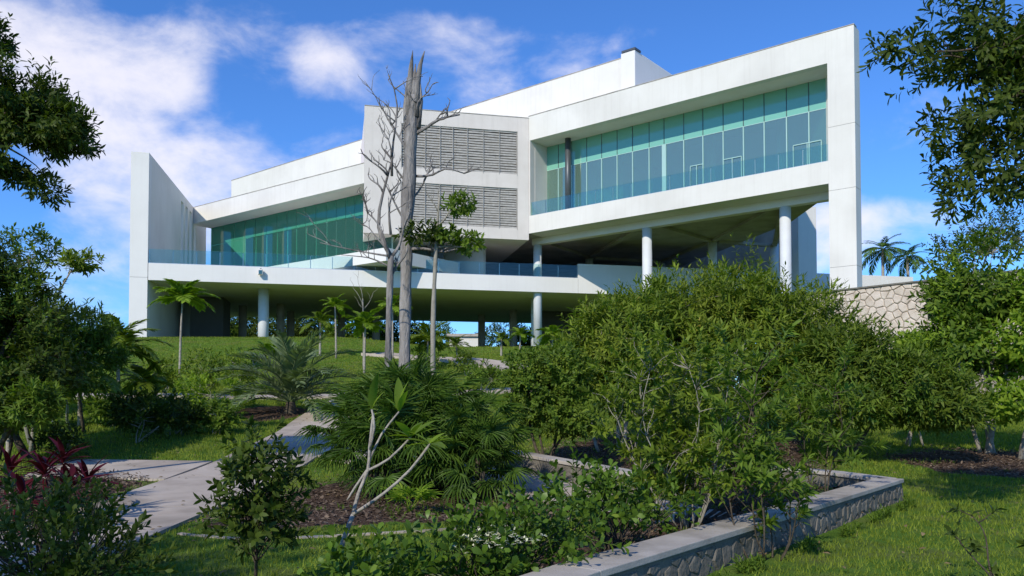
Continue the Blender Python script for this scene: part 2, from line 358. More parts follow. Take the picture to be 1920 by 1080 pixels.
def bed(name, pts, label, lift=.03):
    """mulch bed: irregular outline fan sheet following the ground"""
    P = catmull([(p[0], p[1], 0) for p in pts+[pts[0]]], .25)[:-1]
    c = sum(P, Vector())/len(P); n = len(P); rings = 8; vs = []
    for r in range(rings+1):
        for i, p in enumerate(P):
            q = c+(p-c)*(r/rings)*(1+.05*math.sin(i*1.7)*(r/rings)); z = g(q.x, q.y)+(lift*(1-(r/rings)**4)+.0)+.012*math.sin(i*2.3+r)
            vs.append((q.x, q.y, z if r < rings else g(q.x, q.y)-.03))
    fs = [(r*n+i, (r+1)*n+i, (r+1)*n+(i+1) % n, r*n+(i+1) % n) for r in range(rings) for i in range(n)]
    m = MB(); m.add(vs, [f[::-1] for f in fs]); o = m.build(name, M['mulch'], smooth=True); tag(o, label, kind='structure')
    return [(q.x, q.y) for q in P]
BEDS = [
 bed('mulch_bed', [(-4.1, 10.0), (-3.2, 9.6), (-1.7, 10.0), (.6, 11.0), (.9, 12.6), (-.9, 14.3), (-2.6, 15.3), (-3.8, 13.5)], 'brown mulch bed under the big fan palm'),
 bed('mulch_bed', [(-7.5, 23.5), (-6.6, 24.3), (-6.8, 26.6), (-8.5, 27), (-9, 25)], 'mulch ring around the date palm'),
 bed('mulch_bed', [(.3, 15.2), (2.0, 12.6), (5, 13.6), (6.6, 17), (7.5, 21), (4, 22), (1, 19)], 'mulch bed behind the low stone wall'),
 bed('mulch_bed', [(8.3, 15.6), (10, 14.8), (13.5, 16), (14, 19.5), (11, 20), (8.6, 18.5)], 'mulch bed under the trees on the right'),
 bed('mulch_bed', [(-6.5, 10.2), (-6.4, 14.2), (-8.4, 15.2), (-11, 13), (-9.5, 9.5)], 'mulch bed under the red plants'),
 bed('mulch_bed', [(.0, 5.2), (.7, 6.3), (5.6, 12.4), (4.8, 14.0), (2.6, 12), (1.0, 9.4), (-.8, 7.2), (-1.6, 5.6)], 'mulch bed inside the stone planter', .05),
]
def poly_in(poly, X, Y):
    inside = np.zeros(len(X), bool); j = len(poly)-1
    for i in range(len(poly)):
        xi, yi = poly[i]; xj, yj = poly[j]
        c = ((yi > Y) != (yj > Y)) & (X < (xj-xi)*(Y-yi)/(yj-yi+1e-12)+xi); inside ^= c; j = i
    return inside
def seg_dist(P, X, Y):
    d = np.full(len(X), 1e9)
    for (ax, ay), (bx, by) in zip(P[:-1], P[1:]):
        t = np.clip(((X-ax)*(bx-ax)+(Y-ay)*(by-ay))/((bx-ax)**2+(by-ay)**2), 0, 1)
        d = np.minimum(d, np.hypot(X-ax-t*(bx-ax), Y-ay-t*(by-ay)))
    return d
PATHS = [([(-4.6, 2), (-5.1, 8), (-5.25, 12), (-5.2, 16), (-5.2, 20), (-5.5, 24), (-5.6, 29)], .95), ([(-20, 30.8), (-12, 30), (-5.6, 30.2), (-1.5, 31.5), (3, 33.5)], .8),
         ([(-4.3, 18.4), (-3, 17.2), (-1, 15.4), (.5, 13.6), (1.6, 12.0), (2.4, 10.5)], .75)]

# ------------------------------------------------------------------ leaf machinery
LEAF = {'oval': [(.35, .5), (.7, .42)], 'lance': [(.3, .5), (.65, .38)], 'obov': [(.4, .36), (.78, .5)], 'strap': [(.25, .5), (.6, .42)]}
def leaf_arrays(P, D, U, L, Wd, shape='oval', curl=.15, fold=.12):
    """P base, D direction, U face normal, arrays (n,3); 6-vertex leaves"""
    n = len(P); D = D/np.linalg.norm(D, axis=1, keepdims=True)
    U = U-D*np.sum(U*D, 1, keepdims=True); U = U/(np.linalg.norm(U, axis=1, keepdims=True)+1e-9)
    Sd = np.cross(D, U); L = np.broadcast_to(L, n)[:, None]; Wd = np.broadcast_to(Wd, n)[:, None]
    (t1, w1), (t2, w2) = LEAF[shape]
    V = np.stack([P, P+D*L*t1+Sd*Wd*w1+U*L*fold*.5, P+D*L*t1-Sd*Wd*w1+U*L*fold*.5,
                  P+D*L*t2+Sd*Wd*w2-U*L*curl*.25, P+D*L*t2-Sd*Wd*w2-U*L*curl*.25, P+D*L-U*L*curl], 1).reshape(-1, 3)
    b = (np.arange(n)*6)[:, None]
    T = np.concatenate([b+[[0, 1, 2]], b+[[3, 5, 4]]]); Q4 = b+[[1, 3, 4, 2]]
    return V, T, Q4
def twig_leaves(P, T, tl, m, L, Wd, shape, spread=1.0, curl=.15, seed=0, jit=.25):
    r = np.random.default_rng(seed); n = len(P)
    T = T/np.linalg.norm(T, axis=1, keepdims=True)
    ref = np.where(np.abs(T[:, 2:3]) < .9, np.array([[0, 0, 1.]]), np.array([[1., 0, 0]]))
    A = np.cross(T, ref); A /= np.linalg.norm(A, axis=1, keepdims=True); B = np.cross(T, A)
    tl = np.broadcast_to(tl, n)
    j = np.arange(m)[None, :]; frac = (j+.5)/m+r.normal(0, .04, (n, m)); az = j*2.399+r.uniform(0, 6.28, (n, 1))
    ang = spread*(1.25-.75*frac)+r.normal(0, jit*.5, (n, m))
    pos = P[:, None, :]+T[:, None, :]*(tl[:, None]*frac)[..., None]
    rad = A[:, None, :]*np.cos(az)[..., None]+B[:, None, :]*np.sin(az)[..., None]
    D = T[:, None, :]*np.cos(ang)[..., None]+rad*np.sin(ang)[..., None]+r.normal(0, jit*.4, (n, m, 3)); D[..., 2] -= .08
    U = T[:, None, :]+r.normal(0, jit, (n, m, 3)); U[..., 2] += .35
    k = n*m; s = r.uniform(.65, 1.15, k)
    return leaf_arrays(pos.reshape(k, 3), D.reshape(k, 3), U.reshape(k, 3), L*s, Wd*s*r.uniform(.85, 1.1, k), shape, curl)
class Ell:
    def __init__(s, c, r): s.c = np.array(c, float); s.r = np.array(r, float) if hasattr(r, '__len__') else np.array([r]*3, float)
def EP(px, py, d, rx, ry, rd):
    """ellipsoid whose picture size is given; rx, ry in photo pixels, rd in metres"""
    c = W(px, py, d); return Ell(c, (rx*d/FPX, rd, ry*d/FPX))
def sample_crown(ells, n, seed, shell=.45, gap=.0, gapscale=.9):
    r = np.random.default_rng(seed); vol = np.array([np.prod(e.r)**(.8) for e in ells]); pick = r.choice(len(ells), n*3, p=vol/vol.sum())
    c = np.array([e.c for e in ells])[pick]; rr = np.array([e.r for e in ells])[pick]
    d = r.normal(size=(n*3, 3)); d /= np.linalg.norm(d, axis=1, keepdims=True)
    low = d[:, 2] < -.5; d[low, 2] *= .6
    rad = shell+(1-shell)*r.uniform(0, 1, n*3)**.6
    rad *= .86+.16*np.sin(d[:, 0]*5+seed)*np.sin(d[:, 2]*6+seed*2)+.10*np.sin(d[:, 1]*11+d[:, 2]*9+seed)
    out_ = r.uniform(0, 1, n*3) < .11; rad[out_] *= r.uniform(1.08, 1.32, out_.sum())
    P = c+d*rr*rad[:, None]
    nzv = np.array([noise.noise(Vector(p)*gapscale+Vector((seed*3.1, 0, 0))) for p in P])
    keep = nzv > (-.5+gap); P = P[keep][:n]; d = (d/rr)[keep][:n]; d /= np.linalg.norm(d, axis=1, keepdims=True)
    return P, d
def foliage(name, parent, ells, n, m, tl, L, Wd, mat, seed, shape='oval', shell=.45, gap=.1, spread=1., curl=.15, up=.45, gapscale=.9, jit=.25):
    P, d = sample_crown(ells, n, seed, shell, gap, gapscale); r = np.random.default_rng(seed+5)
    T = d+r.normal(0, .35, d.shape); T[:, 2] += up
    V, Tr, Q4 = twig_leaves(P, T, tl*r.uniform(.6, 1.3, len(P)), m, L, Wd, shape, spread, curl, seed, jit)
    V = V-np.array(wloc(parent)) if parent else V
    o = link(name, np_mesh(name, V, [Tr, Q4]), M[mat], parent); return o, P
def limb(mb, p0, p1, r0, r1, bend=.15, n=6, seed=0, k=7, sag=0):
    r = random.Random(seed); p0 = Vector(p0); p1 = Vector(p1); Ln = (p1-p0).length
    o1 = Vector((r.uniform(-1, 1), r.uniform(-1, 1), r.uniform(-.2, .6)))*Ln*bend; o2 = Vector((r.uniform(-1, 1), r.uniform(-1, 1), r.uniform(-.5, .5)))*Ln*bend*.5
    pts = []
    for i in range(n+1):
        t = i/n; pts.append(p0.lerp(p1, t)+o1*math.sin(math.pi*t)+o2*math.sin(2*math.pi*t)+Vector((0, 0, -sag*t*t)))
    mb.tube(pts, [r0+(r1-r0)*(i/n)**.8 for i in range(n+1)], k); return pts
def tree(name, base, label, cat, ells, n, m, tl, L, Wd, mat, seed, bark='bark', tr=.08, fork=.4, stems=1, nlimb=14, group=None, stemspread=.3, twigs=60, mix=None, **kw):
    root = empty(name, base, label, cat, group)
    fo, P = foliage('foliage', root, ells, n, m, tl, L, Wd, mat, seed, **kw)
    if mix:
        kw2 = dict(kw); kw2['shell'] = .6; kw2['gap'] = kw.get('gap', .1)+.12
        foliage('foliage', root, ells, int(n*.45), m, tl*1.35, L*.72, Wd*.72, mix, seed+77, **kw2)
    rr = random.Random(seed); mb = MB(); base = Vector(base); nodes = []
    for s_ in range(stems):
        e = ells[s_ % len(ells)]; tgt = Vector(e.c)
        b0 = base+Vector((rr.uniform(-1, 1), rr.uniform(-1, 1), 0))*stemspread*(stems > 1); b0.z = g(b0.x, b0.y)-.05
        top = b0.lerp(tgt, .92)
        pts = limb(mb, b0, top, tr*(1 if stems == 1 else rr.uniform(.5, .9)), tr*.35, .08, 8, seed+s_, 8)
        nodes += [(p, tr*(1-.6*i/8)*.7) for i, p in enumerate(pts) if i/8 >= fork]
    trunk = mb.build('trunk', M[bark], root, True)
    mb = MB(); idx = rng.choice(len(P), min(nlimb+twigs, len(P)), replace=False)
    tips = []
    for k, i in enumerate(idx[:nlimb]):
        p = Vector(P[i]); nd, r0 = min(nodes, key=lambda q: (q[0]-p).length+(.6*max(0, q[0].z-p.z)))
        pts = limb(mb, nd, p, max(.006, r0*.6), .004, .12, 6, seed*7+k, 6); tips += [(q, .012) for q in pts[2:]]
    for k, i in enumerate(idx[nlimb:]):
        p = Vector(P[i]); nd, r0 = min(tips or nodes, key=lambda q: (q[0]-p).length)
        limb(mb, nd, p, min(r0, .012)*.8, .003, .1, 3, seed*9+k, 4)
    if mb.v: mb.build('branches', M[bark], root, True)
    return root
def join_arrays(parts):
    off = 0; Vs = []; Ts = []; Qs = []
    for V, T, Q4 in parts: Vs.append(V); Ts.append(T+off); Qs.append(Q4+off); off += len(V)
    return np.concatenate(Vs), np.concatenate(Ts), np.concatenate(Qs)

# ================================================================== THE BUILDING
K = 1.15
def PL(px, d, py=450):
    a, _ = ray(px, py); return Vector((a*d*K, d*K))
def H(h): return EYE+h*K
bcol = PL(700, 56)
bld = empty('modern_building', (bcol.x, bcol.y, 6.05), 'large white angular building with green glass walls on the hilltop', 'building')
def part(name, mb, mat, **kw): return mb.build(name, M[mat] if isinstance(mat, str) else mat, bld, **kw)

# plan directions
C0 = PL(991, 53.3); C1 = PL(1606, 40.05); FD = (C1-C0).normalized(); FN = Vector((-FD.y, FD.x))   # FN points inwards (away from camera)
if FN.y < 0: FN = -FN
T0 = PL(278, 49.0, 500); T1 = PL(1720, 49*7270/(7546-1720), 500); TD = (T1-T0).normalized(); TN = Vector((-TD.y, TD.x))
BK = Vector((-.2, .98)).normalized()
def V2(p): return (p.x, p.y)
FL = (C1-C0).length
def fp(s, r=0): return C0+FD*s+FN*r
def smax(r): return FL-.25-r*FN.x/FD.x
def s_at(px, r=0, py=350):
    """distance along the right wing (recessed r) seen at photo column px"""
    a, _ = ray(px, py); o = C0+FN*r
    # o.x+FD.x*s = a*(o.y+FD.y*s)
    return (a*o.y-o.x)/(FD.x-a*FD.y)
Z_TOP, Z_OPEN, Z_SLAB, Z_SB, Z_BEAM = H(19.15), H(17.5), H(12.38), H(11.2), H(10.75)
sp = s_at(1552, 0, 200)
BACK = 20*K
RB = Vector((17.6, 50.2))*K   # right edge of slab further back
# roof band + roof of the right wing
m = MB(); m.prism([V2(fp(0)), V2(fp(sp)), V2(fp(sp, .5)), V2(fp(0, .5))], Z_OPEN, Z_TOP); part('roof_fascia', m, 'white')
m = MB(); m.prism([V2(fp(0, .5)), V2(fp(smax(.5), .5)), V2(RB), V2(RB+BK*4), V2(fp(-3, 14)), V2(fp(-3, .5))], Z_OPEN, Z_TOP-.25); part('roof_slab', m, 'soffit')
m = MB(); m.prism([V2(fp(0)), V2(fp(sp)), V2(fp(sp, .6)), V2(fp(0, .6))], Z_SB, Z_SLAB); part('floor_fascia', m, 'white')
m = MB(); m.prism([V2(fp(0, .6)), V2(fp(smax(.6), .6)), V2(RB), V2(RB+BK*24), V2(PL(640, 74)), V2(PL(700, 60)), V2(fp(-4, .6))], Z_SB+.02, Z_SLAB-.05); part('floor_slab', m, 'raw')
m = MB(); m.prism([V2(fp(.0, .602)), V2(fp(sp-.05, .602)), V2(fp(sp-.05, 1.75)), V2(fp(0, 1.75))], Z_SB-.0, Z_SB+.015); part('soffit_strip', m, 'soffit')
m = MB(); m.prism([V2(fp(-1, 1.75)), V2(fp(sp-.02, 1.75)), V2(fp(sp-.02, 2.35)), V2(fp(-1, 2.35))], Z_BEAM, Z_SB); part('edge_beam', m, 'soffit')
# joint line + thin coping on roof
m = MB(); m.prism([V2(fp(0, -.03)), V2(fp(FL+.02, -.03)), V2(fp(FL+.02, .5)), V2(fp(0, .5))], Z_TOP+.002, Z_TOP+.05); part('roof_coping', m, 'coping')
# right pillar in stacked panels with recessed joints
zb = H(5.45); cuts = [zb-1.2, EYE+ray(1600, 497)[1]*C1.y, EYE+ray(1600, 350)[1]*C1.y, EYE+ray(1600, 229)[1]*C1.y, Z_TOP]
m = MB(); m.prism([V2(fp(sp+.02, .02)), V2(fp(FL-.02, .02)), V2(fp(FL-.02, 1.0)), V2(fp(sp+.02, 1.0))], zb-1.2, Z_TOP-.02); pil = part('end_pillar', m, 'slat')
for a, b in zip(cuts[:-1], cuts[1:]):
    m = MB(); m.prism([V2(fp(sp, 0)), V2(fp(FL, 0)), V2(fp(FL, 1.05)), V2(fp(sp, 1.05))], a+.012, b-.012); o = m.build('concrete_panel', M['white'], bld)
# left reveal wall beside the box
REC = 1.9*K
m = MB(); m.prism([V2(fp(.0, .602)), V2(fp(.18, .602)), V2(fp(.18, REC+.3)), V2(fp(0, REC+.3))], Z_SLAB, Z_OPEN); part('reveal_wall', m, 'stone_clad')
m = MB(); m.prism([V2(fp(-.3, 0)), V2(fp(.16, 0)), V2(fp(.16, .6)), V2(fp(-.3, .6))], Z_SLAB, Z_OPEN); part('reveal_wall', m, 'stone_clad')
# side glazed end wall + interior
m = MB(); m.prism([V2(fp(.2, REC+7)), V2(fp(smax(REC+7), REC+7)), V2(fp(smax(REC+7.3), REC+7.3)), V2(fp(.2, REC+7.3))], Z_SLAB, Z_OPEN); part('inner_wall', m, 'inner')
m = MB(); m.prism([V2(fp(smax(1.1)-.3, 1.1)), V2(fp(smax(1.1), 1.1)), V2(fp(smax(REC+7), REC+7)), V2(fp(smax(REC+7)-.3, REC+7))], Z_SLAB, Z_OPEN); part('end_wall', m, 'white')
m = MB(); m.prism([V2(fp(.2, REC+.2)), V2(fp(smax(REC+.2)-.1, REC+.2)), V2(fp(smax(REC+6.9)-.1, REC+6.9)), V2(fp(.2, REC+6.9))], Z_SLAB-.04, Z_SLAB+.02); part('inner_floor', m, 'floor_in')
for k in range(4):
    c = fp(3+k*5.0, REC+2.6); m = MB(); m.tube([(c.x, c.y, Z_SLAB), (c.x, c.y, Z_OPEN)], .28, 16); part('inner_column', m, 'column', smooth=True)
# dark steel column in the recess
c = fp(s_at(1065, 1.3*K, 300), 1.3*K); m = MB(); m.tube([(c.x, c.y, Z_SLAB), (c.x, c.y, Z_OPEN)], .23, 20); part('steel_column', m, 'steel', smooth=True)
# glazing
Z_TR = H(15.85)
mull = [1023, 1047, 1072, 1100, 1128, 1157, 1186, 1217, 1245, 1282, 1318, 1356, 1394, 1433, 1475, 1517, 1556]
ss = [s_at(p, REC, 250) for p in mull]
for i, (a, b) in enumerate(zip(ss[:-1], ss[1:])):
    for (z0, z1, mt) in ((Z_SLAB+.03, Z_TR-.02, 'glass'), (Z_TR+.02, Z_OPEN-.0, 'spandrel')):
        j1 = random.uniform(-.012, .012)
        m = MB(); m.prism([V2(fp(a+.03, REC)), V2(fp(b-.03, REC+j1)), V2(fp(b-.03, REC+.02+j1)), V2(fp(a+.03, REC+.02))], z0, z1); part('glass_pane', m, mt)
for i, s_ in enumerate(ss):
    wd = .03 if i != 8 else .16
    m = MB(); m.prism([V2(fp(s_-wd, REC-.04)), V2(fp(s_+wd, REC-.04)), V2(fp(s_+wd, REC+.12)), V2(fp(s_-wd, REC+.12))], Z_SLAB, Z_TR-.02); part('mullion', m, 'mullion')
    m = MB(); m.prism([V2(fp(s_-.018, REC-.015)), V2(fp(s_+.018, REC-.015)), V2(fp(s_+.018, REC+.05)), V2(fp(s_-.018, REC+.05))], Z_TR+.02, Z_OPEN); part('mullion', m, 'steel')
m = MB(); m.prism([V2(fp(ss[0], REC-.02)), V2(fp(ss[-1], REC-.02)), V2(fp(ss[-1], REC+.06)), V2(fp(ss[0], REC+.06))], Z_TR-.02, Z_TR+.02); part('transom', m, 'mullion')
for a, b in ((9.35, 10), (11, 11.9), (14.3, 15.6)):   # door frames in the glazing
    k = int(a); s0 = ss[k]+(ss[k+1]-ss[k])*(a-k); kb = int(b); s1 = ss[kb]+(ss[min(kb+1, 16)]-ss[kb])*(b-kb)
    m = MB()
    for q in (s0, (s0+s1)/2, s1): m.prism([V2(fp(q-.022, REC-.06)), V2(fp(q+.022, REC-.06)), V2(fp(q+.022, REC-.02)), V2(fp(q-.022, REC-.02))], Z_SLAB, Z_SLAB+2.0)
    m.prism([V2(fp(s0, REC-.06)), V2(fp(s1, REC-.06)), V2(fp(s1, REC-.021)), V2(fp(s0, REC-.021))], Z_SLAB+2.0, Z_SLAB+2.05)
    part('door_frame', m, 'mullion')

def railing(name, p0, p1, z, h, step, inset=.12, n_in=None, skip=None):
    d = (p1-p0); Ln = d.length; d.normalize(); n = n_in
    q0 = p0+n*inset; cnt = max(1, round(Ln/step)); st = Ln/cnt
    m = MB(); m.prism([V2(q0-n*.03), V2(q0+d*Ln-n*.03), V2(q0+d*Ln+n*.03), V2(q0-n*-.03)], z, z+.04); ch = m.build(name, M['metal'], bld)
    for i in range(cnt):
        a = q0+d*(i*st+.012); b = q0+d*((i+1)*st-.012)
        m = MB(); m.prism([V2(a-n*.008), V2(b-n*.008), V2(b+n*.008), V2(a+n*.008)], z+.05, z+h); m.build('glass_pane', M['rail_glass'], ch, world_coords=False if False else True)
    for i in range(cnt+1):
        a = q0+d*(i*st)+n*.035
        m = MB(); m.prism([V2(a-d*.022), V2(a+d*.022), V2(a+d*.022+n*.05), V2(a-d*.022+n*.05)], z, z+h*.93); m.build('rail_post', M['metal'], ch)
    return ch
railing('glass_railing', fp(.05), fp(sp-.05), Z_SLAB, 1.06, 1.55, .1, FN)

# columns under the right wing, cross beams
def column(px, d, z0, z1, r=.35, py=500):
    c = PL(px, d, py); m = MB(); m.tube([(c.x, c.y, z0), (c.x, c.y, z1-.15), (c.x, c.y, z1-.1), (c.x, c.y, z1)], [r, r, r*.9, r*.9], 28); part('column', m, 'column', smooth=True); return c
def fcol(px, r=2.05, rad=.35, z0=2.0, nm='column'):
    c = fp(s_at(px, r, 480), r); m = MB(); m.tube([(c.x, c.y, z0), (c.x, c.y, Z_BEAM)], rad, 28); part(nm, m, 'column', smooth=True); return c
cA = fcol(1213.5); cB = fcol(1473); cC = fcol(1008, 2.05, .34, 6.0)
inner_cols = []
for px, d in ((1336, 55.5), (1452, 57), (1105, 62), (1240, 64)):
    c = PL(px, d, 480); inner_cols.append(c); m = MB(); m.tube([(c.x, c.y, H(8.3)), (c.x, c.y, Z_SB)], .36, 20); part('column', m, 'column', smooth=True)
for a, b in ((cA, inner_cols[0]), (cB, inner_cols[0]), (cB, inner_cols[1]), (cC, inner_cols[2]), (cA, inner_cols[2]), (inner_cols[0], inner_cols[3]), (inner_cols[0], inner_cols[1]), (inner_cols[2], inner_cols[3])):
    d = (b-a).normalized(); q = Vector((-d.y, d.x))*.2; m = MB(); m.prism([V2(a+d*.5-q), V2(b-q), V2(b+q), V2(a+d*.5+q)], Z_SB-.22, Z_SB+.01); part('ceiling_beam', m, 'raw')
# back block seen beyond the columns at the right
a = PL(1497, 57, 450); b = PL(1531, 57.4, 450); m = MB(); m.prism([V2(a), V2(b), V2(b+BK*2.2), V2(a+BK*2.2)], 6, H(14)); part('back_wall', m, 'white_cool')
a = PL(1484, 58.6, 450); b = PL(1497, 57.1, 450); m = MB(); m.prism([V2(a), V2(b), V2(b+BK*1), V2(a+BK*1)], 6, H(13)); part('back_wall', m, 'soffit')
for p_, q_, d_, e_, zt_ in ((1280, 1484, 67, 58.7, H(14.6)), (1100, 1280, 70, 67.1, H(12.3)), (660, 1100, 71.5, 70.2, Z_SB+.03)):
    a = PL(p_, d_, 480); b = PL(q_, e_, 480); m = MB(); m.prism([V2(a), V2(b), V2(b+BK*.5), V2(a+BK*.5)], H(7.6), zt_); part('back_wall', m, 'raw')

# upper roof volume, set back, running parallel to the wing
UZ = H(23.15); U = 4*K
u0 = s_at(434, U, 330); u1 = s_at(1167, U, 100)
m = MB(); m.prism([V2(fp(u0, U)), V2(fp(u1, U)), V2(fp(u1, U+10)), V2(fp(u0, U+10))], H(13), UZ); part('roof_block', m, 'white')
m = MB(); m.prism([V2(fp(u1+.002, U-.25)), V2(fp(u1+1.25, U-.25)), V2(fp(u1+1.25, U+9)), V2(fp(u1+.002, U+9))], H(16), UZ+.25); part('roof_block_end', m, 'white_cool', bevel=.05)
m = MB(); m.prism([V2(fp(u1+.1, U-.3)), V2(fp(u1+1.3, U-.3)), V2(fp(u1+1.3, U+.6)), V2(fp(u1+.1, U+.6))], UZ+.254, UZ+.42); part('flashing', m, 'steel')
m = MB(); m.prism([V2(fp(u0, U-.04)), V2(fp(u1, U-.04)), V2(fp(u1, U+.3)), V2(fp(u0, U+.3))], UZ+.002, UZ+.05); part('roof_coping', m, 'coping')

# ---- left wing
G0 = PL(361, 63.2, 400); G1 = PL(684, 51.15, 330); GD = (G1-G0).normalized(); GN = Vector((-GD.y, GD.x))
if GN.y < 0: GN = -GN
GL = (G1-G0).length
def gp(s, r=0): return G0+GD*s+GN*r
def gs_at(px, r=0, py=420):
    a, _ = ray(px, py); o = G0+GN*r; return (a*o.y-o.x)/(GD.x-a*GD.y)
ZL_TOP, ZL_OPEN, ZL_SLAB, ZL_SB = H(15.35), H(14.05), H(9.62), H(8.78)
m = MB(); m.prism([V2(gp(-.4)), V2(gp(GL)), V2(gp(GL, .5)), V2(gp(-.4, .5))], ZL_OPEN, ZL_TOP); part('roof_fascia', m, 'white')
m = MB(); m.prism([V2(gp(-.4, .5)), V2(gp(GL-.1, .5)), V2(gp(GL+2, 14)), V2(gp(-.4, 14))], ZL_OPEN+.01, ZL_TOP-.15); part('roof_slab', m, 'soffit')
m = MB(); m.prism([V2(gp(0, -.03)), V2(gp(GL, -.03)), V2(gp(GL, .5)), V2(gp(0, .5))], ZL_TOP+.002, ZL_TOP+.045); part('roof_coping', m, 'coping')
s_end = gs_at(724, 0, 470)
m = MB(); m.prism([V2(gp(0)), V2(gp(s_end)), V2(gp(s_end, 8)), V2(gp(0, 8))], ZL_SB, ZL_SLAB); part('floor_slab', m, 'white_cool')
GR = 1.8*K
gm = [gs_at(p, GR, 460) for p in (396, 418, 439, 459, 479, 499, 519, 538, 555, 573, 592, 612, 630, 648, 665, 682, 699, 716, 734)]
for i, (a, b) in enumerate(zip(gm[:-1], gm[1:])):
    j1 = random.uniform(-.01, .01)
    for z0, z1, mt in ((H(8.3) if b < gs_at(560, GR) else ZL_SLAB+.02, H(12.6)-.015, 'glass_left' if i > 2 else 'green_panel'), (H(12.6)+.015, ZL_OPEN, 'green_panel')):
        m = MB(); m.prism([V2(gp(a+.02, GR)), V2(gp(b-.02, GR+j1)), V2(gp(b-.02, GR+.02+j1)), V2(gp(a+.02, GR+.02))], z0, z1); part('glass_pane', m, mt)
for i, s_ in enumerate(gm):
    w = .02 if i not in (11,) else .14
    m = MB(); m.prism([V2(gp(s_-w, GR+.03)), V2(gp(s_+w, GR+.03)), V2(gp(s_+w, GR+.14)), V2(gp(s_-w, GR+.14))], ZL_SLAB, ZL_OPEN if w > .1 else H(12.55)); part('mullion', m, 'mullion')
# interior of the left wing: back wall, upper bulkhead, columns, stair parapet
m = MB(); m.prism([V2(gp(gm[0], GR+7)), V2(gp(GL+4, GR+7)), V2(gp(GL+4, GR+7.3)), V2(gp(gm[0], GR+7.3))], H(8.3), ZL_OPEN); part('inner_wall', m, 'inner')
m = MB(); m.prism([V2(gp(gm[2], GR+1.6)), V2(gp(GL+2, GR+1.6)), V2(gp(GL+2, GR+1.9)), V2(gp(gm[2], GR+1.9))], H(12.2), ZL_OPEN); part('bulkhead', m, 'inner')
for k in range(9):
    s_ = gm[6]+k*1.8; m = MB(); m.prism([V2(gp(s_, GR+4)), V2(gp(s_+1.3, GR+4)), V2(gp(s_+1.3, GR+4.1)), V2(gp(s_, GR+4.1))], H(9.7), H(11.2)); part('display_panel', m, 'steel' if k % 3 else 'inner')
m = MB(); m.prism([V2(gp(gm[0]-.05, GR)), V2(gp(gm[0]+.1, GR)), V2(gp(gm[0]+.1, GR+7)), V2(gp(gm[0]-.05, GR+7))], H(8.3), ZL_OPEN); part('glass_pane', m, 'glass_left')

# ---- left pillar and slotted side wall
PT = H(15.35); PZ = 5.9
A0 = PL(243.5, 49.0*7270/(7546-243.5)*1.0, 450); A1 = PL(277.5, 49.0, 450)
zj = EYE+ray(260, 520)[1]*A1.y
for a, b in ((PZ-1, zj-.01), (zj+.01, PT)):
    m = MB(); m.prism([V2(A0), V2(A1), V2(A1+BK*.8), V2(A0+BK*.8)], a, b); m.build('concrete_panel', M['white_cool'], bld)
m = MB(); m.prism([V2(A0+BK*.1+TD*.05), V2(A1+BK*.1-TD*.05), V2(A1+BK*.7-TD*.05), V2(A0+BK*.7+TD*.05)], zj-.05, zj+.05); part('joint_core', m, 'slat')
WL = 17.5*K*1.15
slots = [(9.6*K, 10.5*K), (11.2*K, 12.1*K), (12.8*K, 13.7*K), (14.6*K, 15.5*K)]; slot_top = H(14.75)
prev = .8
def wpt(t, w=0): return A1+BK*t+Vector((-BK.y, BK.x))*w
wallw = (A1-A0).length
def wseg(t0, t1, z0, z1):
    m = MB(); m.prism([V2(wpt(t0)), V2(wpt(t1)), V2(wpt(t1, wallw)), V2(wpt(t0, wallw))], z0, z1); part('side_wall', m, 'white')
slot_base = H(8.6)
for a, b in slots: wseg(prev, a, slot_base, slot_top); prev = b
wseg(prev, WL, slot_base, slot_top); wseg(.8, WL, slot_top, PT); wseg(.8, WL, PZ-1, slot_base)

# ---- terrace slab (long horizontal deck), parapet, underside
ZT, ZTB = H(8.47), H(7.42)
tl = lambda px, py=500: (lambda a: (a*T0.y-T0.x)/(TD.x-a*TD.y))(ray(px, py)[0])
def tp(s, r=0): return T0+TD*s+TN*r
t_par = tl(1084); t_end = tl(1712, 516); t_mid = tl(1213)
m = MB(); m.prism([V2(tp(0)), V2(tp(t_par-.01)), V2(tp(t_par-.01, .4)), V2(tp(0, .4))], ZTB, ZT); part('terrace_fascia', m, 'white_cool')
m = MB(); m.prism([V2(tp(t_par+.01)), V2(tp(t_end)), V2(tp(t_end, .3)), V2(tp(t_par+.01, .3))], ZTB, H(9.47)); part('parapet', m, 'white_cool')
m = MB(); m.prism([V2(tp(0, .4)), V2(tp(tl(1330), .4)), V2(tp(tl(1330), 22*K)), V2(tp(0, 22*K))], ZTB+.02, ZT-.03); part('terrace_deck', m, 'soffit')
m = MB(); m.prism([V2(tp(tl(1330)+.01, .31)), V2(tp(t_end, .31)), V2(tp(t_end, 22*K)), V2(tp(tl(1330)+.01, 22*K))], ZTB+.02, ZT-.03); part('terrace_deck', m, 'soffit')
railing('glass_railing', tp(.02), tp(t_par-.03), ZT, 1.03, 1.62, .1, TN)
m = MB(); c = tp(tl(767), .2); m.prism([(c.x-.05, c.y-.05), (c.x+.05, c.y-.05), (c.x+.05, c.y+.05), (c.x-.05, c.y+.05)], ZT, ZT+1.1); part('newel_post', m, 'white_cool')
for px, r, rad in ((494, 3.2, .40), (1004, 4.0, .38), (757, 3.6, .34)):
    s_ = (lambda a, o: (a*o.y-o.x)/(TD.x-a*TD.y))(ray(px, 590)[0], T0+TN*r)
    c = tp(s_, r); m = MB(); m.tube([(c.x, c.y, 4.9), (c.x, c.y, ZTB+.02)], rad, 28); part('column', m, 'column', smooth=True)
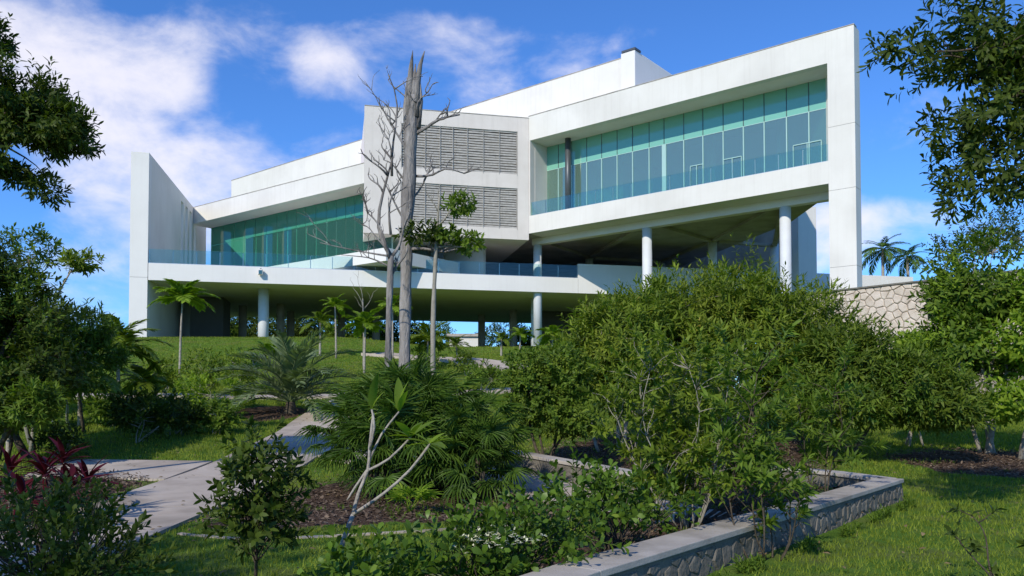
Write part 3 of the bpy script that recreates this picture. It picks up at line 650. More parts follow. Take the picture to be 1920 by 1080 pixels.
for px, r in ((455, 15), (526, 13), (545, 19), (705, 16), (962, 13), (903, 18), (1050, 16), (640, 20)):
    s_ = (lambda a, o: (a*o.y-o.x)/(TD.x-a*TD.y))(ray(px, 600)[0], T0+TN*r)
    c = tp(s_, r); m = MB(); m.tube([(c.x, c.y, 5.5), (c.x, c.y, ZTB+.02)], .36, 20); part('column', m, 'raw', smooth=True)
# dark service core under the deck beside the left wall
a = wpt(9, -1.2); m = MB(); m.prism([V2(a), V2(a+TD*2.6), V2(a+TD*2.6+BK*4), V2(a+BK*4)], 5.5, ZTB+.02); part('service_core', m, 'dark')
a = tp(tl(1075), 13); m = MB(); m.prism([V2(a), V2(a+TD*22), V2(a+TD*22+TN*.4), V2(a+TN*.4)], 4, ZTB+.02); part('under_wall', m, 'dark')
# floodlight on the terrace edge
c = tp(tl(489, 508)); fl = MB()
fl.prism([V2(c+TD*-.16-TN*.42), V2(c+TD*.16-TN*.42), V2(c+TD*.16-TN*.10), V2(c+TD*-.16-TN*.10)], ZT-.62, ZT-.22); o = part('floodlight', fl, 'soffit', bevel=.03)
m = MB(); m.prism([V2(c+TD*-.05-TN*.12), V2(c+TD*.05-TN*.12), V2(c+TD*.05+TN*.0-TN*.005), V2(c+TD*-.05-TN*.005)], ZT-.3, ZT-.12); m.build('bracket', M['steel'], o)
m = MB(); m.prism([V2(c+TD*-.12-TN*.435), V2(c+TD*.12-TN*.435), V2(c+TD*.12-TN*.423), V2(c+TD*-.12-TN*.423)], ZT-.58, ZT-.30); m.build('lens', M['rail_glass'], o)

# ---- projecting box with louvre screens
B0 = PL(683, 50.9, 320); B1 = PL(991.5, 53.25, 330); BD = (B1-B0).normalized(); BN = Vector((-BD.y, BD.x)); BLn = (B1-B0).length
def bp(s, r=0): return B0+BD*s+BN*r
bs = lambda px, py=330: (lambda a: (a*B0.y-B0.x)/(BD.x-a*BD.y))(ray(px, py)[0])
ZB0, ZB1 = H(10.75), H(19.02)
l0, l1 = bs(752), bs(970.5)
lz = [H(18.05), H(15.16), H(14.2), H(11.5)]
def bface(a, b, z0, z1): m = MB(); m.prism([V2(bp(a)), V2(bp(b)), V2(bp(b, .5)), V2(bp(a, .5))], z0, z1); m.build('cladding_panel', M['stone_clad'], bld)
gq = .006
bface(0, l0-gq, ZB0, ZB1); bface(l1+gq, BLn-.0, ZB0, ZB1)
bface(l0, l1, lz[0], ZB1); bface(l0, l1, lz[2], lz[1]); bface(l0, l1, ZB0, lz[3])
m = MB(); m.prism([V2(bp(.05, .5)), V2(bp(BLn-.05, .5)), V2(bp(BLn-.05, 11)), V2(bp(.05, 11))], ZB0, ZB1-.05); part('box_body', m, 'soffit')
m = MB(); m.prism([V2(bp(0, -.03)), V2(bp(BLn, -.03)), V2(bp(BLn, .4)), V2(bp(0, .4))], ZB1+.002, ZB1+.05); part('roof_coping', m, 'coping')
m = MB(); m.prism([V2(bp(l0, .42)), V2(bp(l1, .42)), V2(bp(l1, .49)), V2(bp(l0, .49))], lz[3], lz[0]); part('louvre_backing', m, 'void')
posts = [l0+.03]+[bs(p) for p in (770, 797, 825, 849, 876, 906, 936)]+[l1-.03]
rs = random.Random(3)
for (zt, zbm) in ((lz[0], lz[1]), (lz[2], lz[3])):
    for s_ in posts:
        m = MB(); m.prism([V2(bp(s_-.02, -.02)), V2(bp(s_+.02, -.02)), V2(bp(s_+.02, .04)), V2(bp(s_-.02, .04))], zbm-.1, zt+.02); part('louvre_post', m, 'slat')
    nsl = 17
    for k in range(nsl):
        zc = zbm+.09+(zt-zbm-.16)*k/(nsl-1); m = MB(); vs = []; n = 36; ph = rs.uniform(0, 6)
        for i in range(n+1):
            s_ = l0+.02+(l1-l0-.04)*i/n; dz = .008*math.sin(i*.35+ph)+rs.uniform(-.004, .004); dr = .06+.02*math.sin(i*.4+ph*2)
            for (r_, z_) in ((dr, -.062), (dr, .062), (dr+.03, .062), (dr+.03, -.062)): q = bp(s_, r_+.02); vs.append((q.x, q.y, zc+dz+z_))
        fs = [(i*4+j, i*4+(j+1) % 4, (i+1)*4+(j+1) % 4, (i+1)*4+j) for i in range(n) for j in range(4)]+[(3, 2, 1, 0), (n*4, n*4+1, n*4+2, n*4+3)]
        m.add(vs, fs); part('louvre_slat', m, 'slat')

# ------------------------------------------------------------------ rubble retaining wall on the right
def voronoi_stones(width, height, cell, seed, top=None):
    r = random.Random(seed); nxx = int(width/cell)+2; nyy = int(height/(cell*.85))+2; pts = {}
    for i in range(-1, nxx+1):
        for j in range(-1, nyy+1): pts[(i, j)] = (cell*(i+.5*(j % 2)+r.uniform(-.34, .34)), cell*.85*(j+r.uniform(-.34, .34)))
    outp = []
    for (i, j), p in pts.items():
        if not (-cell*.3 < p[0] < width+cell*.3 and -cell*.3 < p[1] < height+cell*.3): continue
        poly = [(p[0]-cell*1.5, p[1]-cell*1.5), (p[0]+cell*1.5, p[1]-cell*1.5), (p[0]+cell*1.5, p[1]+cell*1.5), (p[0]-cell*1.5, p[1]+cell*1.5)]
        planes = []
        for di in range(-2, 3):
            for dj in range(-2, 3):
                q = pts.get((i+di, j+dj))
                if q is None or (di == 0 and dj == 0): continue
                nxv, nyv = q[0]-p[0], q[1]-p[1]; planes.append((nxv, nyv, (nxv*(q[0]+p[0])+nyv*(q[1]+p[1]))/2-.013*math.hypot(nxv, nyv)*1.0))
        planes += [(-1, 0, 0), (1, 0, width), (0, -1, 0), (0, 1, height)]
        for a, b, c in planes:
            np_ = []
            for k in range(len(poly)):
                P1, P2 = poly[k], poly[(k+1) % len(poly)]; d1 = a*P1[0]+b*P1[1]-c; d2 = a*P2[0]+b*P2[1]-c
                if d1 <= 0: np_.append(P1)
                if d1*d2 < 0: t = d1/(d1-d2); np_.append((P1[0]+(P2[0]-P1[0])*t, P1[1]+(P2[1]-P1[1])*t))
            poly = np_
            if len(poly) < 3: break
        if len(poly) >= 3: outp.append(poly)
    return outp
def stone_face(parent, p0, p1, z0, z1, cell, mat, seed, depth=.06, cull=None):
    """stones standing proud of a wall face between plan points p0,p1"""
    d = (p1-p0); Ln = d.length; d.normalize(); n = Vector((d.y, -d.x)); rs_ = random.Random(seed)
    for poly in voronoi_stones(Ln, z1-z0, cell, seed):
        cx = sum(q[0] for q in poly)/len(poly); cz = sum(q[1] for q in poly)/len(poly)
        if cull and cull(cx, cz): continue
        m = MB(); k = len(poly); vs = []; dp = depth*rs_.uniform(.6, 1.3); tx, tz = rs_.uniform(-.08, .08), rs_.uniform(-.08, .08)
        for (sc, out_) in ((1.0, -.02), (.97, .5), (.80, 1.0)):
            for q in poly:
                u = cx+(q[0]-cx)*sc; v = cz+(q[1]-cz)*sc; w = dp*out_+(tx*(u-cx)+tz*(v-cz) if out_ > .9 else 0)
                P = p0+d*u+n*w; vs.append((P.x, P.y, z0+v))
        area = sum(poly[i][0]*poly[(i+1) % k][1]-poly[(i+1) % k][0]*poly[i][1] for i in range(k))
        fs = [(r_*k+i, r_*k+(i+1) % k, (r_+1)*k+(i+1) % k, (r_+1)*k+i) for r_ in range(2) for i in range(k)]+[tuple(range(2*k, 3*k))]
        if area < 0: fs = [f[::-1] for f in fs]
        m.add(vs, fs); m.build('stone', mat, parent)
RW0 = W(1470, 548, 47.5); RW1 = W(1560, 548, 45.9); RW2 = W(1935, 507, 38.2); RW3 = W(2150, 495, 34.5)
zrw = 7.85
rw = empty('retaining_wall', (RW1.x, RW1.y, 2.2), 'tall pale rubble stone retaining wall below the white end pillar', 'wall')
v = lambda p: Vector((p.x, p.y))
dRW = (v(RW2)-v(RW1)).normalized(); RWS = v(RW1)-dRW*4.5; RWE = v(RW1)+dRW*19
nb = Vector((-dRW.y, dRW.x)) if -dRW.y > 0 or dRW.x > 0 else Vector((dRW.y, -dRW.x))
if nb.y < 0: nb = -nb
m = MB(); m.prism([V2(RWS), V2(RWE), V2(RWE+nb*.6), V2(RWS+nb*.6)], 0.5, zrw); m.build('wall_core', M['mortar_dark'], rw)
m = MB(); m.prism([V2(RWS-nb*.14), V2(RWE-nb*.14), V2(RWE+nb*.65), V2(RWS+nb*.65)], zrw+.003, zrw+.09); m.build('coping', M['mortar'], rw)
stone_face(rw, RWS+dRW*2.2, RWS+dRW*18.4, 1.9, zrw-.02, .50, M['stone'], 5, .07, cull=lambda cx, cz: cz < 1.9 or cx < 1.2 or (cx > 6 and cz < 2.4))
m = MB(); m.prism([V2(RWS+nb*.3), V2(RWE+nb*.3), V2(RWE+nb*60), V2(RWS+nb*60+Vector((-6, 0)))], 1, zrw-.15); tag(m.build('upper_ground', M['grass']), 'raised ground behind the stone retaining wall', kind='structure')
m = MB(); m.prism([V2(RWS+nb*.3), V2(RWS+nb*.6), V2(RWS+nb*13+Vector((-1, 0))), V2(RWS+nb*13+Vector((-1.4, 0)))], 2, zrw-.2); m.build('wall_return', M['mortar'], rw)

# low planter walls
def low_wall(name, pts, z1, label, w=.36, stones=True, seed=1, grp=None):
    root = empty(name, (pts[0][0], pts[0][1], 0), label, 'wall', grp)
    P = [Vector(p) for p in pts]; N_ = []
    for i in range(len(P)):
        ds = []
        if i > 0: ds.append((P[i]-P[i-1]).normalized())
        if i < len(P)-1: ds.append((P[i+1]-P[i]).normalized())
        t = sum(ds, Vector((0, 0))).normalized(); n = Vector((t.y, -t.x)); c = 1/max(.4, n.dot(Vector((ds[0].y, -ds[0].x)))); N_.append(n*c)
    zt = z1 if isinstance(z1, list) else [z1]*len(P)
    for i in range(len(P)-1):
        for (mat, nm, o_, i_, za, zb_) in (('mortar', 'wall_core', 0, w-.03, None, -.065), ('coping', 'coping', -.03, w, -.06, 0)):
            a, b = P[i], P[i+1]; q = [a+N_[i]*-o_*-1*(-1) if False else a-N_[i]*(-o_)*-1, b]
            A_o = a+N_[i]*(-o_); B_o = b+N_[i+1]*(-o_); A_i = a-N_[i]*i_; B_i = b-N_[i+1]*i_
            m = MB(); za0 = [-.4]*4 if za is None else [zt[i]+za, zt[i+1]+za, zt[i+1]+za, zt[i]+za]
            m.prism([V2(A_o), V2(B_o), V2(B_i), V2(A_i)], za0, [zt[i]+zb_, zt[i+1]+zb_, zt[i+1]+zb_, zt[i]+zb_]); m.build(nm, M[mat], root, bevel=.008 if nm == 'coping' else 0)
        if stones:
            zbse = min(g(*P[i]), g(*P[i+1]))-.05; stone_face(root, P[i], P[i+1], zbse, min(zt[i], zt[i+1])-.1, .21, M['stone_shaded'], seed+i, .012)
    return root
low_wall('planter_wall', [(-.9, 3.7), (.62, 5.85), (3.3, 9.1), (6.15, 12.6)], .36, 'low planter wall with pale concrete coping in the right foreground', seed=11)
low_wall('planter_wall', [(6.1, 12.72), (5.75, 13.9), (5.15, 14.9), (4.2, 15.6)], .36, 'short return of the planter wall behind its corner', w=.3, stones=False, seed=31)
low_wall('bed_wall', [(-.2, 15.7), (.9, 14.2), (1.5, 13.2), (1.95, 12.5)], [.62, .52, .48, .45], 'low stone wall edging the bed beside the short path', w=.3, seed=51)
m = MB(); pts = catmull([(-4.0, 9.55, 0), (-3.0, 9.1, 0), (-1.7, 9.35, 0), (.1, 10.2, 0), (.9, 11, 0)], .3)
for a, b in zip(pts[:-1], pts[1:]):
    m.wall((a.x, a.y), (b.x, b.y), .07, -.1, g(a.x, a.y)+.02)
tag(m.build('lawn_edging', M['path']), 'thin concrete lawn edging in front of the fan palm bed', 'edging')

# ------------------------------------------------------------------ background behind the building
hs = W(876, 640, 132); hb = empty('small_house', (hs.x, hs.y, 6.0), 'small white flat roofed house seen under the deck', 'house')
m = MB(); m.prism([(hs.x-3.0, hs.y), (hs.x+2.4, hs.y), (hs.x+2.4, hs.y+5), (hs.x-3.0, hs.y+5)], 5, EYE+ray(878, 631)[1]*132); m.build('wall', M['white'], hb)
m = MB(); m.prism([(hs.x-3.4, hs.y-.4), (hs.x+2.8, hs.y-.4), (hs.x+2.8, hs.y+5.4), (hs.x-3.4, hs.y+5.4)], EYE+ray(878, 631)[1]*132, EYE+ray(878, 626)[1]*132); m.build('roof', M['coping'], hb)
m = MB(); m.prism([(hs.x-.6, hs.y-.03), (hs.x+.3, hs.y-.03), (hs.x+.3, hs.y-.005), (hs.x-.6, hs.y-.005)], 5.4, 7.6); m.build('door', M['steel'], hb)
BGL = ['dark far tree beside the inner face of the left wall', 'dark far tree just left of the leftmost deck column', 'dark far tree immediately behind the leftmost deck column', 'far tree just right of the leftmost deck column', 'far tree behind the tip of the date palm', 'dark far tree right above the date palm', 'far tree behind the small bright palm', 'far tree left of the slender dead tree', 'dark far tree behind the thick dead trunk', 'far tree between thick dead trunk and small house', 'far tree right of the small house', 'dark far tree behind the middle deck column', 'far tree right of the middle deck column', 'dark far tree nearest the left wall']
bgx = [(395, 96, 575), (430, 104, 580), (470, 99, 590), (520, 108, 578), (560, 100, 600), (610, 110, 588), (655, 97, 592), (700, 106, 600), (745, 100, 604), (822, 150, 606), (925, 150, 612), (985, 98, 618), (1040, 101, 616), (360, 90, 570)]
for i, (px, d, top) in enumerate(bgx):
    b = at(px, d); zt = EYE+ray(px, top)[1]*d; hh = zt-b.z
    tree('background_tree', b, BGL[i], 'tree', [Ell((b.x, b.y, b.z+hh*.6), (3.6, 2.5, hh*.52)), Ell((b.x+2.2, b.y, b.z+hh*.38), (2.2, 1.8, hh*.36)), Ell((b.x-2.0, b.y, b.z+hh*.3), (2.0, 1.8, hh*.3))],
         820 if i < 9 else 1100, 7, .6, .45, .18, 'lf_dark' if i % 3 else 'lf_mid', 100+i, 'bark_dark', .14, nlimb=10, twigs=0, group='trees far behind the deck', gap=.28 if i < 6 else .12)

# ------------------------------------------------------------------ palms
def frond_mesh(name, length, nl, ll, lw, arch=.5, droop=.6, vee=.5, seed=0, petiole=.15, twist=.0):
    """pinnate frond along +x, arching in z"""
    r = np.random.default_rng(seed); m = MB(); n = 12; pts = []
    for i in range(n+1):
        t = i/n; pts.append((length*(t-.12*droop*t*t), 0, length*(arch*t-droop*t**2.2)))
    m.tube(pts, [length*.012*(1-.85*i/n)+.002 for i in range(n+1)], 5)
    A = np.array(pts); tt = np.repeat(petiole+(1-petiole)*(np.arange(nl)+.5)/nl, 2); side = np.tile([-1, 1], nl)
    P = np.stack([np.interp(tt*n, np.arange(n+1), A[:, k]) for k in range(3)], 1)
    Tn = np.stack([np.interp(np.minimum(tt*n+.5, n), np.arange(n+1), A[:, k])-np.interp(np.maximum(tt*n-.5, 0), np.arange(n+1), A[:, k]) for k in range(3)], 1); Tn /= np.linalg.norm(Tn, axis=1, keepdims=True)
    up = np.cross(Tn, np.array([[0, 1., 0]])); up = -up; up[up[:, 2] < 0] *= -1
    ang = 1.0-.55*tt
    D = Tn*np.cos(ang)[:, None]+np.array([[0, 1., 0]])*(side*np.sin(ang))[:, None]+up*vee*r.uniform(.4, 1.1, len(tt))[:, None]+r.normal(0, .06, (len(tt), 3))
    Ls = ll*np.sin(np.pi*(.12+.8*tt))**.6*r.uniform(.9, 1.1, len(tt))
    V, T3, Q4 = leaf_arrays(P, D, up+r.normal(0, .1, D.shape), Ls, lw, 'strap', .22, .02)
    nv = len(m.v); V = np.concatenate([np.array(m.v), V]); F4 = [f for f in m.f if len(f) == 4]; Fn = np.array(F4)
    me = np_mesh(name, V, [Fn, T3+nv, Q4+nv]); return me
def fan_mesh(name, pet, rad, nseg, seed=0, droop=.35, spread=R(150), wseg=.05):
    r = np.random.default_rng(seed); m = MB(); n = 6
    pts = [(pet*t/n, 0, pet*.18*math.sin(math.pi*.5*t/n)) for t in range(n+1)]; m.tube(pts, [.011-.004*i/n for i in range(n+1)], 5)
    o = Vector(pts[-1]); vs = []; fs = []; base = len(m.v)
    for k in range(nseg):
        a = -spread+2*spread*k/(nseg-1); Lk = rad*(1-.25*abs(a/spread)**2)*r.uniform(.9, 1.05)
        d = Vector((math.cos(a), math.sin(a), .12*(k % 2))); sd_ = Vector((-math.sin(a), math.cos(a), 0))
        q = []
        for t, w in ((.03, .3), (.35, 1.0), (.68, .8), (1.0, .06)):
            c = o+d*(Lk*t)+Vector((0, 0, -droop*Lk*max(0, t-.35)**1.6*1.6-.05*Lk*t)); q.append((c-sd_*wseg*w*.5+Vector((0, 0, .012*w)), c+sd_*wseg*w*.5+Vector((0, 0, .012*w)), c))
        b = len(vs); 
        for A_, B_, c_ in q: vs += [A_, c_-Vector((0, 0, .008)), B_]
        for i in range(3): fs += [(b+i*3, b+i*3+1, b+i*3+4, b+i*3+3), (b+i*3+1, b+i*3+2, b+i*3+5, b+i*3+4)]
    m.add(vs, fs); me = bpy.data.meshes.new(name); me.from_pydata([tuple(v_) for v_ in m.v], [], m.f); me.update(); return me
def place(name, me, mat, parent, loc, az, pitch, scale=1, roll=0):
    """frond whose +x is turned to azimuth az and raised by pitch"""
    o = link(name, me, mat, parent)
    o.location = loc; o.rotation_mode = 'XYZ'
    o.rotation_euler = (Matrix.Rotation(az, 3, 'Z') @ Matrix.Rotation(-pitch, 3, 'Y') @ Matrix.Rotation(roll, 3, 'X')).to_euler(); o.scale = (scale,)*3
    return o
FM = {}
def frond_set(key, mat, **kw):
    FM[key] = [frond_mesh(key, seed=k, **kw) for k in range(3)]
    for me_ in FM[key]: me_.materials.append(M[mat])
frond_set('date', 'lf_date', length=1.0, nl=26, ll=.21, lw=.027, arch=.42, droop=.62, vee=.5)
frond_set('soft', 'lf_bush', length=1.0, nl=26, ll=.36, lw=.055, arch=.25, droop=.55, vee=.1)
frond_set('bright', 'lf_bright', length=1.0, nl=24, ll=.40, lw=.08, arch=.25, droop=.5, vee=.15)
frond_set('far', 'lf_palm', length=1.0, nl=22, ll=.30, lw=.035, arch=.2, droop=.6, vee=.0)
def palm(name, base, h, label, key, nf, fl, seed, trunk_r=.06, bark='bark', lean=(0, 0), pitch=(1.2, -.1), cat='palm tree', group=None):
    root = empty(name, base, label, cat, group); r = random.Random(seed); m = MB()
    pts = [Vector((lean[0]*t*t, lean[1]*t*t, h*t-.05*(t == 0))) for t in [i/8 for i in range(9)]]
    m.tube(pts, [trunk_r*(1.25-.45*i/8) for i in range(9)], 10); m.build('trunk', M[bark], root, True, world_coords=False)
    top = pts[-1]
    for k in range(nf):
        f = k/max(1, nf-1); az = k*2.399+r.uniform(-.2, .2)
        place('frond', r.choice(FM[key]), None, root, top+Vector((0, 0, -.02*f)), az, pitch[0]+(pitch[1]-pitch[0])*f**.8+r.uniform(-.08, .08), fl*r.uniform(.85, 1.08)*(1-.15*(1-f)), r.uniform(-.3, .3))
    return root
# date palm on the slope
b = at(545, 25.2); palm('date_palm', b, .38, 'grey green date palm with arching feathery fronds beside the footpath bend', 'date', 34, 2.85, 3, .17, 'bark_dark', pitch=(1.42, -.05))
for px, py0, top, key, nf, fl, nm, lab in [
    (337, 702, 562, 'bright', 11, 1.6, 'young_palm', 'slender young palm on the lawn in front of the left pillar'),
    (630, 672, 575, 'bright', 9, 1.0, 'young_palm', 'small bright palm left of the dead trunks near the deck'),
    (736, 672, 575, 'bright', 9, 1.1, 'young_palm', 'bright young palm just behind the thick dead trunk'),
    (683, 700, 612, 'bright', 12, 1.25, 'young_palm', 'bushy bright palm on the lawn just left of the dead trunks'),
    (222, 775, 655, 'soft', 14, 1.75, 'garden_palm', 'feathery palm left of the white pillar, above the dark shrubs'),
    (600, 668, 605, 'soft', 10, 1.2, 'young_palm', 'loose palm under the deck left of the slender dead tree'),
    (858, 680, 648, 'soft', 9, 1.0, 'young_palm', 'small loose palm beside the upper path bend'),
    (975, 655, 628, 'bright', 9, .9, 'young_palm', 'tiny palm immediately left of the deck column'),
    (1035, 668, 630, 'bright', 12, 1.1, 'young_palm', 'tiny palm immediately right of the deck column'),
    (940, 668, 636, 'soft', 8, .9, 'young_palm', 'thin sapling palm in front of the small house'),
    (800, 690, 640, 'soft', 12, 1.7, 'garden_palm', 'loose spreading palm between the two right hand trunks'),
    (150, 800, 700, 'soft', 12, 1.5, 'garden_palm', 'dark palm with a pale leaning stem on the left')]:
    p = hit(px, py0); zt = EYE+ray(px, top)[1]*p.y
    palm(nm, p, zt-p.z, lab, key, nf+3, fl*1.02, int(px), .05 if key != 'soft' else .06, 'bark', lean=(random.uniform(-.1, .1), 0), group=None)
for px, top, d, lab in ((1655, 468, 78, 'left one of two distant palms above the stone wall'), (1702, 482, 80, 'right one of two distant palms above the stone wall')):
    a_, u_ = ray(px, top); palm('distant_palm', Vector((a_*d, d, 7.6)), EYE+u_*d-7.6, lab, 'far', 20, 2.6, px, .16, 'bark', pitch=(1.1, -.5))

# fan palm clump
fan = [fan_mesh('fan', .85, .46, 24, s_, .35+.14*s_, R(125), .032) for s_ in range(4)]
for f_ in fan: f_.materials.append(M['lf_palm'])
fanb = [fan_mesh('fan', .5, .36, 16, s_+9, .3, R(125), .045) for s_ in range(2)]
for f_ in fanb: f_.materials.append(M['lf_bright'])
def fan_palm(base, stems, nf, label, seed, sc=1.0, spread=.8):
    root = empty('fan_palm', base, label, 'palm'); r = random.Random(seed)
    for s_ in range(stems):
        az = s_*2.4+r.random(); rr = spread*math.sqrt((s_+.5)/stems); sx, sy = rr*math.cos(az), rr*math.sin(az)
        hh = r.uniform(.45, 1.15)*sc*(1.15-.4*rr/spread); m = MB(); m.tube([(sx*.6, sy*.6, -.05), (sx*.8, sy*.8, hh*.5), (sx, sy, hh)], [.045, .04, .035], 7); m.build('stem', M['bark_dark'], root, True, world_coords=False)
        for k in range(nf):
            f = k/(nf-1); a_ = k*2.399+s_; place('frond', r.choice(fan), None, root, Vector((sx, sy, hh)), a_, 1.42-1.75*f+r.uniform(-.15, .15), sc*r.uniform(.8, 1.1), r.uniform(-.5, .5))
    return root
p = at(780, 13.3); fp_root = fan_palm(p, 11, 22, 'big bushy dark green fan palm in the middle of the garden', 5, 1.0, .82)
p = at(685, 13.0); fan_palm(p, 3, 16, 'smaller fan palm at the left edge of the big fan palm', 6, .78, .35)
p = at(885, 12.6); fan_palm(p, 4, 15, 'fan palm with drooping fronds at the right edge of the big one', 8, .78, .3)
p = at(770, 10.9); root = empty('palm_seedling', p, 'light green fan palm seedling on the mulch before the big fan palm', 'palm')
for k in range(9): place('frond', fanb[k % 2], None, root, Vector((0, 0, .05)), k*2.4, .9-.05*k, .62)

# ------------------------------------------------------------------ dead trunks
def bare_tree(name, label, trunk_pts, radii, seed, branches, bark='bark_dead', cat='tree', sub=2, k=14, twig_r=.012):
    root = empty(name, (trunk_pts[0][0], trunk_pts[0][1], trunk_pts[0][2]), label, cat); m = MB(); r = random.Random(seed)
    cm_ = catmull(trunk_pts, .35); rr = np.interp(np.linspace(0, len(radii)-1, len(cm_)), range(len(radii)), radii)
    m.tube(cm_, [x*(1+.10*math.sin(i*1.9+seed)+r.uniform(-.05, .05)) for i, x in enumerate(rr)], k)
    m.build('trunk', M[bark], root, True)
    m = MB()
    def grow(p0, p1, r0, depth):
        pts = limb(m, p0, p1, r0, r0*.35, .14, 6, r.randint(0, 9999), 5 if depth else 6)
        if depth > 0:
            Ln = (Vector(p1)-Vector(p0)).length
            for q in range(4 if depth == 2 else 3):
                i = r.randint(2, 6); d = (Vector(p1)-Vector(p0)).normalized()
                e = pts[i]+(d*.5+Vector((r.uniform(-.8, .8), r.uniform(-.5, .5), r.uniform(-.1, .9)))).normalized()*Ln*r.uniform(.25, .5)
                grow(pts[i], e, r0*.5, depth-1)
    for (a, b, r0) in branches: grow(a, b, r0, sub)
    m.build('branches', M[bark], root, True); return root
D1 = 17.0
tp_ = lambda px, py, d=D1: W(px, py, d)
g0 = at(758, D1)
bt = bare_tree('dead_tree', 'thick bare dead trunk with a splintered top, tallest of the trunks', [g0, tp_(759, 640), tp_(762, 480), tp_(762, 420), tp_(768, 330), tp_(770, 250), tp_(773, 205), tp_(775, 180)],
          [.138, .13, .115, .125, .13, .14, .145, .10], 4,
          [(tp_(770, 255), tp_(862, 215), .05), (tp_(768, 300), tp_(728, 225), .04), (tp_(772, 235), tp_(800, 175), .03), (tp_(768, 330), tp_(870, 325), .035), (tp_(762, 420), tp_(715, 330), .03),
           (tp_(762, 470), tp_(840, 470), .045), (tp_(764, 380), tp_(812, 300), .03), (tp_(774, 200), tp_(728, 150), .022), (tp_(766, 345), tp_(720, 300), .03)])
m = MB()
for pts_, rad_ in (([(768, 235), (768, 170), (771, 125), (774, 94)], (.10, .085, .05, .004)), ([(780, 220), (782, 160), (788, 122), (796, 96)], (.10, .075, .045, .01)),
                   ([(774, 225), (776, 165), (779, 120)], (.10, .07, .01)), ([(763, 260), (760, 200), (763, 145)], (.07, .05, .005)), ([(784, 240), (790, 190), (788, 150)], (.06, .04, .004))):
    m.tube([tp_(x_, y_, 16.97) for x_, y_ in pts_], list(rad_), 7)
m.build('splinter', M['bark_dead'], bt, True)
D2 = 15.4; q2 = lambda px, py: W(px, py, D2)
g0 = at(729, D2)
bare_tree('dead_tree', 'slender bare dead tree with forking twigs left of the thick trunk', [g0, q2(728, 640), q2(731, 540), q2(733, 480)], [.072, .068, .06, .065], 9,
          [(q2(733, 480), q2(735, 300), .05), (q2(732, 490), q2(690, 400), .035), (q2(735, 330), q2(728, 140), .03), (q2(733, 440), q2(752, 340), .03), (q2(728, 480), q2(600, 455), .022), (q2(731, 500), q2(640, 478), .02), (q2(735, 480), q2(770, 400), .04), (q2(690, 400), q2(688, 350), .02), (q2(730, 470), q2(680, 420), .02), (q2(734, 300), q2(712, 215), .02), (q2(733, 520), q2(765, 465), .035)])
D3 = 16.2; q3 = lambda px, py: W(px, py, D3); g0 = at(812, D3)
t3 = bare_tree('thin_tree', 'thin grey tree with sparse green leaf tufts right of the thick dead trunk', [g0, q3(812, 620), q3(816, 500), q3(820, 420), q3(824, 370)], [.065, .06, .052, .04, .02], 13,
          [(q3(820, 425), q3(850, 390), .025), (q3(818, 465), q3(870, 462), .03), (q3(820, 450), q3(780, 440), .02), (q3(822, 400), q3(800, 360), .015), (q3(824, 372), q3(826, 345), .012)], 'bark_grey', sub=1)
foliage('leaf_tuft', t3, [EP(862, 385, D3, 34, 15, .3)], 34, 9, .12, .15, .05, 'lf_mid', 3, up=.3)
foliage('leaf_tuft', t3, [EP(878, 458, D3, 34, 16, .25), EP(835, 440, D3, 26, 12, .2)], 50, 9, .12, .16, .055, 'lf_mid', 4, up=.1)
foliage('leaf_tuft', t3, [EP(787, 438, D3, 38, 14, .3)], 36, 9, .12, .16, .05, 'lf_dark', 5, up=.1)
p = hit(681, 690); D4 = p.y; q4 = lambda px, py: W(px, py, D4)
bare_tree('bare_sapling', 'thin leafless sapling on the lawn left of the dead trunks', [p, q4(682, 620), q4(680, 560)], [.045, .04, .03], 21, [(q4(680, 600), q4(662, 540), .025), (q4(681, 580), q4(700, 548), .022), (q4(680, 560), q4(672, 515), .02)], 'bark_grey', sub=1)

# ------------------------------------------------------------------ bushes and trees
# big willow-leaved bush group (right of centre)
tree('large_bush', at(1390, 20), 'largest light green bush in front of the white columns', 'bush',
     [EP(1385, 640, 20, 190, 120, 2.0), EP(1300, 600, 19.6, 120, 75, 1.4), EP(1470, 600, 19.6, 120, 70, 1.4), EP(1375, 545, 20, 70, 40, .9), EP(1250, 680, 19, 130, 90, 1.3), EP(1510, 700, 19, 110, 100, 1.4), EP(1390, 500, 20, 28, 22, .4), EP(1225, 565, 19.4, 50, 30, .7), EP(1555, 610, 19.4, 55, 35, .7), EP(1150, 600, 19.2, 40, 22, .5)],
     3500, 9, .34, .235, .050, 'lf_bush', 31, mix='lf_yel2', tr=.10, stems=5, stemspread=.6, nlimb=40, twigs=160, shape='lance', shell=.42, gap=.34, gapscale=1.25, spread=.95, up=.6)
tree('large_bush', at(1150, 18), 'spreading light green bush at the left side of the largest bush', 'bush',
     [EP(1150, 640, 18, 85, 75, 1.2), EP(1180, 720, 18, 100, 80, 1.2), EP(1195, 600, 18.3, 60, 45, .8), EP(1100, 690, 18, 60, 55, .9)],
     1300, 9, .30, .21, .048, 'lf_bush', 37, mix='lf_yel2', tr=.06, stems=4, stemspread=.4, nlimb=20, twigs=60, shape='lance', gap=.28, gapscale=1.3, up=.5)
tree('round_shrub', at(1020, 15.8), 'dark rounded shrub right of the fan palm, above the low stone wall', 'shrub',
     [EP(1015, 750, 15.8, 75, 75, .9), EP(1050, 700, 15.9, 60, 50, .8), EP(990, 700, 15.8, 45, 40, .7), EP(1070, 790, 15.5, 60, 45, .7)],
     1250, 9, .17, .11, .044, 'lf_mid', 41, 'bark_dark', mix='lf_bush', tr=.05, stems=4, stemspread=.2, nlimb=16, twigs=40, gap=.12)
